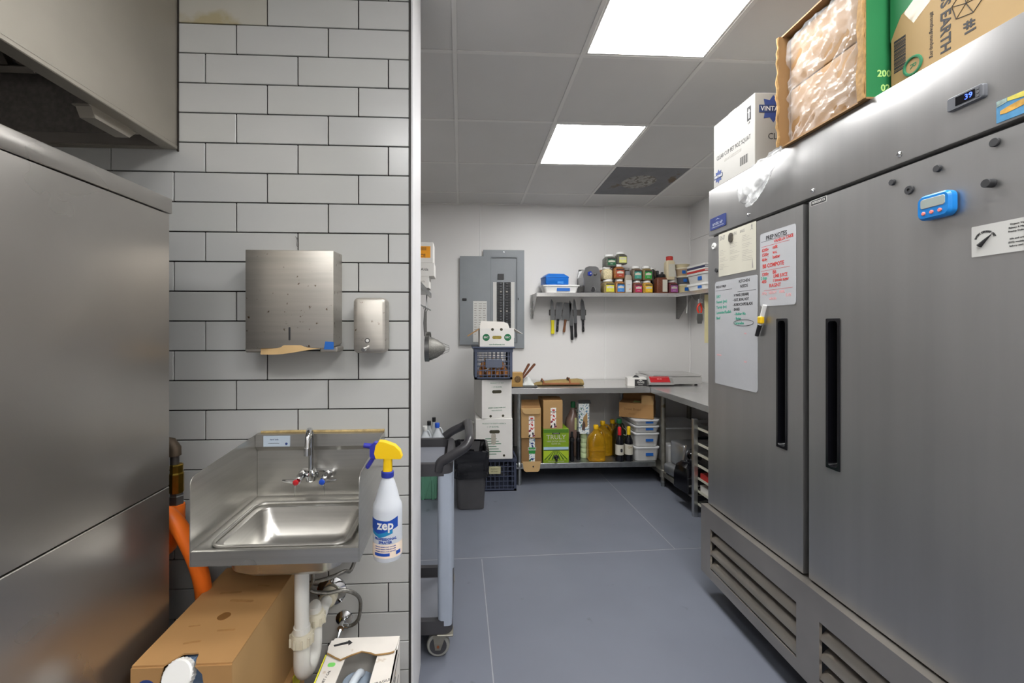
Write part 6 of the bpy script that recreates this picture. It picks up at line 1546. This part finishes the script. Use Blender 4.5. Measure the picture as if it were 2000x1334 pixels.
def sx_(px, Y=4.27): return at(px, 560, Y).x
JY = 4.27
# blue case on a white bin
wb_ = thing('storage_bin', 'white shallow bin with blue tape at the left end of the wall shelf', 'bin', (sx_(1092, 4.31), 4.31, WZ_ + .0003))
bw_, bh_ = (sx_(1128) - sx_(1056)) / 2, at(1090, 557, 4.24).z - WZ_
MB().rloft([(0, 0, 0, bw_ - .035, .085, .02), (0, 0, bh_ - .012, bw_ - .012, .105, .025), (0, 0, bh_ - .012, bw_, .112, .026), (0, 0, bh_, bw_, .112, .026), (0, 0, bh_, bw_ - .008, .106, .024)], 4).build('tub', WHITE, wb_)
MB().box(-.045, .085, -.100, -.096, bh_ * .22, bh_ * .62, M=Matrix.Identity(4)).build('blue_tape', BLUE, wb_, smooth=0)
bc = thing('blue_case', 'bright blue plastic case lying on the white bin', 'case', (sx_(1083, 4.31), 4.31, WZ_ + bh_ + .0006), R(6))
cw_, ch_ = (sx_(1105) - sx_(1059)) / 2, at(1083, 535, 4.26).z - WZ_ - bh_
BLC = mat('blue_case', '#1668c0', .35, 0, .05)
MB().rloft([(0, 0, 0, cw_ - .008, .085, .012), (0, 0, .01, cw_, .092, .014), (0, 0, ch_ * .62, cw_, .092, .014)], 4).build('case_body', BLC, bc)
MB().rloft([(0, 0, ch_ * .63, cw_ + .003, .095, .014), (0, 0, ch_ * .72, cw_ + .003, .095, .014), (0, 0, ch_, cw_ - .035, .06, .012)], 4).build('case_lid', BLC, bc)
MB().box(0.0, .06, -.0945, -.0915, .012, .035).build('case_label', mat('blue_pale', '#3d86d2', .4), bc, smooth=0)
# pasta machine
PCH = mat('pasta_chrome', '#8b8c8e', 0.16, 1.0, .08, 10)
pm = thing('pasta_machine', 'chrome pasta rolling machine with blue knob on the wall shelf', 'pasta machine', (sx_(1155, 4.24), 4.23, WZ_ + .0003), R(8))
pw2 = (sx_(1171) - sx_(1138)) / 2; ph_ = at(1155, 521, 4.24).z - WZ_
MB().prism([(-pw2, .012), (pw2, .012), (pw2, ph_ * .55), (pw2 * 1.05, ph_ * .7), (pw2 * .7, ph_ * .96), (pw2 * .4, ph_), (-pw2 * .4, ph_), (-pw2 * .8, ph_ * .95), (-pw2 * 1.1, ph_ * .7), (-pw2, ph_ * .55)], 'Y', -.018, .0).build('end_plate', PCH, pm, smooth=0)
MB().prism([(-pw2 * .9, .02), (pw2 * .9, .02), (pw2 * .9, ph_ * .52), (pw2 * .6, ph_ * .9), (-pw2 * .6, ph_ * .9), (-pw2 * .95, ph_ * .6)], 'Y', .0, .15).build('roller_body', STEEL, pm, smooth=0)
MB().prism([(-pw2, .012), (pw2, .012), (pw2, ph_ * .55), (pw2 * .7, ph_ * .96), (-pw2 * .8, ph_ * .95), (-pw2, ph_ * .55)], 'Y', .15, .165).build('rear_plate', PCH, pm, smooth=0)
MB().box(-pw2 * 1.1, pw2 * 1.15, -.02, .17, 0, .012, .002).build('base_plate', PCH, pm)
kb_ = MB().lathe([(.026, 0), (.026, .008), (.018, .016), (0, .018)], 5, M=T(-pw2 * .32, -.018, ph_ * .72) @ RX(90)).build('blue_knob', mat('knob_blue', '#23389c', .3), pm)
MB().lathe([(.008, 0), (.008, .004), (0, .004)], 12, M=T(-pw2 * .32, -.036, ph_ * .72) @ RX(90)).build('knob_cap', CHROME, kb_)
MB().lathe([(.014, 0), (.012, .012), (.005, .016)], 14, M=T(pw2 * .35, -.018, ph_ * .70) @ RX(90)).build('crank_socket', DKSTEEL, pm)
MB().rloft([(0, 0, 0, .020, .026, .018), (0, 0, .001, .020, .026, .018)], 5, M=T(.006, -.018, .035) @ RX(90)).build('arch_slot', INK, pm, smooth=0)
MB().tube([(.006 + .022 * math.cos(R(t_)), -.019, .03 + .034 * max(0, math.sin(R(t_)))) for t_ in range(0, 181, 15)], .003, 6).build('arch_rim', CHROME, pm)

# spice jars
LIDM = mat('jar_lid', '#e4e3e0', .4)
def jar(lab, px0, px1, yt, zb, body, labc, Y=JY, yb=571.5, word='SPICE', grp='square spice jars on the wall shelf'):
    x0, x1 = at(px0, 550, Y).x, at(px1, 550, Y).x
    w = (x1 - x0) / 2 - .001; h = at(px0, yt, Y).z - at(px0, yb, Y).z
    o = thing('spice_jar', lab, 'jar', ((x0 + x1) / 2, Y, zb), 0, grp)
    MB().rloft([(0, 0, 0, w - .004, w - .004, .012), (0, 0, .006, w, w, .015), (0, 0, h * .66, w, w, .015), (0, 0, h * .76, w * .86, w * .86, w * .5), (0, 0, h * .82, w * .72, w * .72, w * .70)], 4).build('jar_body', body, o)
    MB().lathe([(w * .74, h * .81), (w * .82, h * .83), (w * .82, h * .96), (w * .72, h)], 18).build('lid', LIDM, o)
    if labc is not None:
        lb_ = MB().box(-w * .62, w * .80, -w - .0012, -w + .0008, h * .10, h * .66).build('label', labc, o, smooth=0)
        MB().prism([(-w * .50, h * .34), (w * .68, h * .34), (w * .68, h * .46), (w * .09, h * .52), (-w * .50, h * .46)], 'Y', -w - .0018, -w - .0010).build('label_band', CREAM, lb_, smooth=0)
        MB().box(-w * .62, w * .80, -w - .0018, -w - .0010, h * .58, h * .66).build('label_top', INK, lb_, smooth=0)
        text(word, .012, WPAPER, lb_, T(w * .09, -w - .0014, h * .20) @ FRONT, sx=.9)
    return o, h
def lm(n, c): return mat('label_' + n, c, .5, 0, .05)
def sm(n, c): return mat('spice_' + n, c, .35, 0, .35, 90)
z0 = WZ_ + .0003
o, hA1 = jar('spice jar with yellow label, first of the bottom row', 1176, 1198, 544, z0, sm('a', '#84744e'), lm('yellow', '#c9c034'))
o, hA2 = jar('spice jar with bright blue label in the bottom row', 1199, 1218, 543, z0, sm('b', '#9a6a3e'), lm('blue', '#2f7cc4'))
o, hA4 = jar('spice jar with crimson pink label in the bottom row', 1234, 1252, 546, z0, sm('c', '#7c4a40'), lm('pink', '#b8305c'))
o, hA5 = jar('spice jar with golden yellow label in the bottom row', 1253, 1272, 546, z0, sm('d', '#b48a3c'), lm('gold', '#e0b41e'))
o, hA7 = jar('spice jar with purple label below the red capped bottle', 1302, 1321, 545, z0, sm('e', '#6a3436'), lm('purple', '#a05a96'))
o, hB1 = jar('cream filled jar without label in the upper row', 1176, 1194, 520, z0 + hA1, sm('f', '#cbbd98'), None, yb=544)
o, hB2 = jar('spice jar with rusty red label in the upper row', 1196, 1217, 515, z0 + hA2, sm('g', '#8d5a30'), lm('red', '#a0402a'), yb=543)
o, hB4 = jar('spice jar with teal label in the upper row', 1232, 1251, 518, z0 + hA4, sm('h', '#6a5a4a'), lm('teal', '#3f9484'), yb=546)
o, hB5 = jar('spice jar with green label in the upper row', 1252.5, 1271, 518, z0 + hA5, sm('i', '#7b6a44'), lm('green', '#2e9440'), yb=546)
jar('spice jar with dark green label at the top of the pile', 1179, 1201, 492, z0 + hA1 + hB1, sm('j', '#5f5f58'), lm('dkgreen', '#1f5a3a'), yb=516)
jar('spice jar with pale yellow label at the top of the pile', 1202, 1222, 491, z0 + hA2 + hB2, sm('k', '#5c5a50'), lm('paleyellow', '#cfd07a'), yb=515)
for (px0, px1, lab_, c_, yt) in ((1168, 1186, 'brown spice jar with white lid behind the pasta machine', '#8a5a34', 546), (1214, 1231, 'brown spice jar with white lid behind the tall shaker', '#6d5138', 546), (1262, 1281, 'dark spice jar with white lid behind the golden yellow jar', '#4c4238', 546)):
    o, hh_ = jar(lab_, px0, px1, yt, z0, sm('back%d' % px0, c_), None, 4.415, 572)
    jar(lab_.replace('spice jar', 'spice jar stacked'), px0, px1, 520, z0 + hh_, sm('top%d' % px0, c_), None, 4.415, 546)
def tallbottle(lab, px0, px1, yt, zb, bodym, capm, yb=571.5, Y=JY - .02, sq=True):
    x0, x1 = at(px0, 550, Y).x, at(px1, 550, Y).x
    w = (x1 - x0) / 2 - .001; h = at(px0, yt, Y).z - at(px0, yb, Y).z
    o = thing('shaker_bottle', lab, 'bottle', ((x0 + x1) / 2, Y, zb), 0)
    MB().rloft([(0, 0, 0, w - .003, w * .8, .012), (0, 0, .004, w, w * .82, .014), (0, 0, h * .72, w, w * .82, .014), (0, 0, h * .82, w * .72, w * .68, .014)], 4).build('bottle_body', bodym, o)
    MB().lathe([(w * .72, h * .82), (w * .76, h * .84), (w * .76, h * .98), (w * .6, h)], 16).build('cap', capm, o)
    return o, w, h
o, w, h = tallbottle('tall shaker with grey cap and white label among the jars', 1219, 1233, 528, z0, mat('shaker_clear', '#a59c8c', .3, 0, .1), mat('grey_cap', '#7d7f82', .4))
lb_ = MB().box(-w * .85, w * .85, -w * .83 - .001, -w * .8, h * .06, h * .58).build('label', WPAPER, o, smooth=0)
text('FLOUR', .012, INKB, lb_, T(0, -w * .83 - .0012, h * .38) @ FRONT, sx=.8); MB().prism([(-.004, .02), (.014, .026), (.010, .012)], 'Y', -w * .83 - .0018, -w * .83 - .0009, M=T(.004, 0, .02)).build('printed_leaf', mat('orange_print', '#d8772a', .6), lb_, smooth=0)
o, w, h = tallbottle('tall cream shaker with red cap standing on the purple labelled jar', 1299, 1316, 499, z0 + hA7, mat('cream_fill', '#cdbf9f', .4, 0, .08), mat('red_shaker_cap', '#b8332a', .4), 545)
MB().box(-w * .6, w * .9, -w * .83 - .001, -w * .8, h * .12, h * .66).build('label', CREAM, o, smooth=0)
o, w, h = tallbottle('large brown square spice bottle with cream label', 1279, 1301, 534, z0, sm('brown', '#6a3a26'), BLACK)
MB().box(-w * .0, w * .85, -w * .83 - .001, -w * .8, h * .08, h * .70).build('label', CREAM, o, smooth=0)
for i, (px, lab_) in enumerate(((1275, 'small dark dropper bottle behind the golden yellow jar'), (1284, 'small black capped bottle behind the brown square bottle'), (1293, 'second small black capped bottle behind the brown square bottle'))):
    Y = 4.36; x = at(px, 550, Y).x; h = at(px, 526 + 3 * i, Y).z - WZ_
    o = thing('small_bottle', lab_, 'bottle', (x, Y, z0), 0, 'small dark bottles behind the spice jars')
    MB().lathe([(.018, 0), (.020, .004), (.020, h * .7), (.011, h * .8), (.011, h * .86)], 14).build('bottle_body', mat('amber_dark', '#2b2420', .2), o)
    MB().lathe([(.0125, h * .84), (.013, h * .86), (.013, h * .98), (.010, h)], 12).build('cap', BLACK, o)
# deli cups
zb = z0
for (px0, px1, yt, yb, c_, lab_) in ((1324, 1353, 554, 571.5, '#cdbf95', 'lowest deli cup with cream filling and blue tape'), (1322, 1350, 538, 554, '#5d5c5f', 'deli cup with dark filling in the cup stack'), (1320, 1347, 522, 538, '#b29a7e', 'deli cup with light brown filling in the cup stack'), (1318, 1346, 515, 522, '#c8bb98', 'shallow deli cup on top of the cup stack')):
    Y = 4.245; x0, x1 = at(px0, 550, Y).x, at(px1, 550, Y).x; h = at(px0, yt, Y).z - at(px0, yb, Y).z; r = (x1 - x0) / 2
    o = thing('deli_cup', lab_, 'cup', ((x0 + x1) / 2, Y, zb), 0, 'stacked deli cups on the wall shelf')
    MB().lathe([(r * .78, 0), (r * .80, .003), (r * .93, h * .80), (r * .97, h * .84)], 24).build('cup_body', mat('deli_' + c_[1:], c_, .4, 0, .08), o)
    MB().lathe([(r * .98, h * .82), (r, h * .86), (r, h * .97), (r * .95, h), (0, h - .001)], 24).build('lid', mat('deli_lid', '#cfc6ae', .4), o)
    if h > .05: MB().box(-r * .55, -r * .05, -.0012, .001, h * .25, h * .62, M=T(0, -r * .89, 0)).build('blue_tape', BLUE, o, smooth=0)
    zb += h + .0004
# right wall shelf load
zb = WZ_ + .0003
G3 = 'stacked bins on the right wall shelf'
rbx0, rbx1 = wx1 + .005, XR - .03
for (yt, lab_) in ((551, 'lower white bin with blue tape on the right wall shelf'), (530, 'upper grey white bin on the right wall shelf')):
    zt = at(1370, yt, 3.75).z
    o = thing('storage_bin', lab_, 'bin', ((rbx0 + rbx1) / 2, 3.86, zb), 0, G3)
    w, h = (rbx1 - rbx0) / 2, zt - zb
    MB().rloft([(0, 0, 0, w - .02, .14, .02), (0, 0, h - .022, w - .008, .155, .025), (0, 0, h - .02, w, .165, .026), (0, 0, h - .002, w, .165, .026), (0, 0, h - .002, w - .01, .155, .022)], 4).build('tub', WHITE if 'lower' in lab_ else CLEARB, o)
    MB().box(-.004, .0, -.03, .03, h * .25, h * .6, M=T(-w + .012, -.06, 0)).build('blue_tape', BLUE, o, smooth=0)
    MB().box(-.05, .02, -.1615, -.1500, h * .28, h * .58).build('front_tape', BLUE, o, smooth=0)
    zb = zt + .0005
for i, (m_, lab_, t_) in enumerate(((mat('red_folder', '#b5302e', .5), 'red folder lying on the upper wall shelf bin', .018), (WCARD, 'white folder between the red and navy folders', .014), (mat('navy_folder', '#2f3150', .5), 'dark navy folder on top of the bins', .02), (CLEARB, 'pale tray at the very top of the right wall shelf pile', .02))):
    o = thing('folder', lab_, 'folder', ((rbx0 + rbx1) / 2, 3.86, zb), 0, 'flat folders piled on the right wall shelf')
    MB().box(-.13, .13, -.15, .15, 0, t_, .003).build('cover', m_, o); zb += t_ + .0005
    MB().box(-.127, .126, -.1505, -.148, t_ * .25, t_ * .75).build('pages', WPAPER, o, smooth=0)
# cord and clip, red tool and paper hanging under the right shelf
q0, q1 = at(1342, 572, WY - .012), at(1342, 612, WY - .012)
tag(MB().tube([(q0.x, WY - .010, q0.z), (q0.x + .001, WY - .012, (q0.z + q1.z) / 2), (q1.x - .002, WY - .012, q1.z)], .0035, 8).build('string', WHITE), 'thin white string hanging from the corner of the wall shelf', 'string')
q = at(1367, 592, 3.92)
tc_ = thing('can_opener', 'red handled can opener hanging below the right wall shelf', 'can opener', (q.x, 3.92, q.z))
RDH = mat('red_handle', '#d23a24', .4)
MB().box(-.018, .022, -.012, .012, .0, .04, .004).build('head', CHROME, tc_)
for s_ in (-1, 1):
    MB().tube(smoothpath([(.002, s_ * .004, .0), (s_ * .016 - .004, 0, -.03), (s_ * .020 - .004, 0, -.06), (s_ * .010, 0, -.09)], 4), .008, 8).build('handle', RDH, tc_)
MB().tube([(.002, 0, .035), (.002, 0, .10), (.01, .0, WZ_ - .04 - q.z)], .002, 6).build('hanging_loop', CHROME, tc_)
MB().prism([(-.024, -.10), (.022, -.10), (.026, -.15), (.016, -.175), (.016, -.19), (-.02, -.19), (-.028, -.15)], 'Y', -.006, .006).build('scraper', mat('dark_scraper', '#5b5a58', .5), tc_, smooth=0)
q = at(1380, 600, 3.80)
cp = thing('hanging_paper', 'long cream paper strip hanging under the right wall shelf', 'paper', (q.x - .004, 3.80, q.z))
MB().box(-.015, .03, -.001, .001, -.32, WZ_ - .042 - q.z).build('strip', mat('old_paper', '#d8cfa0', .8, 0, .08), cp, smooth=0)
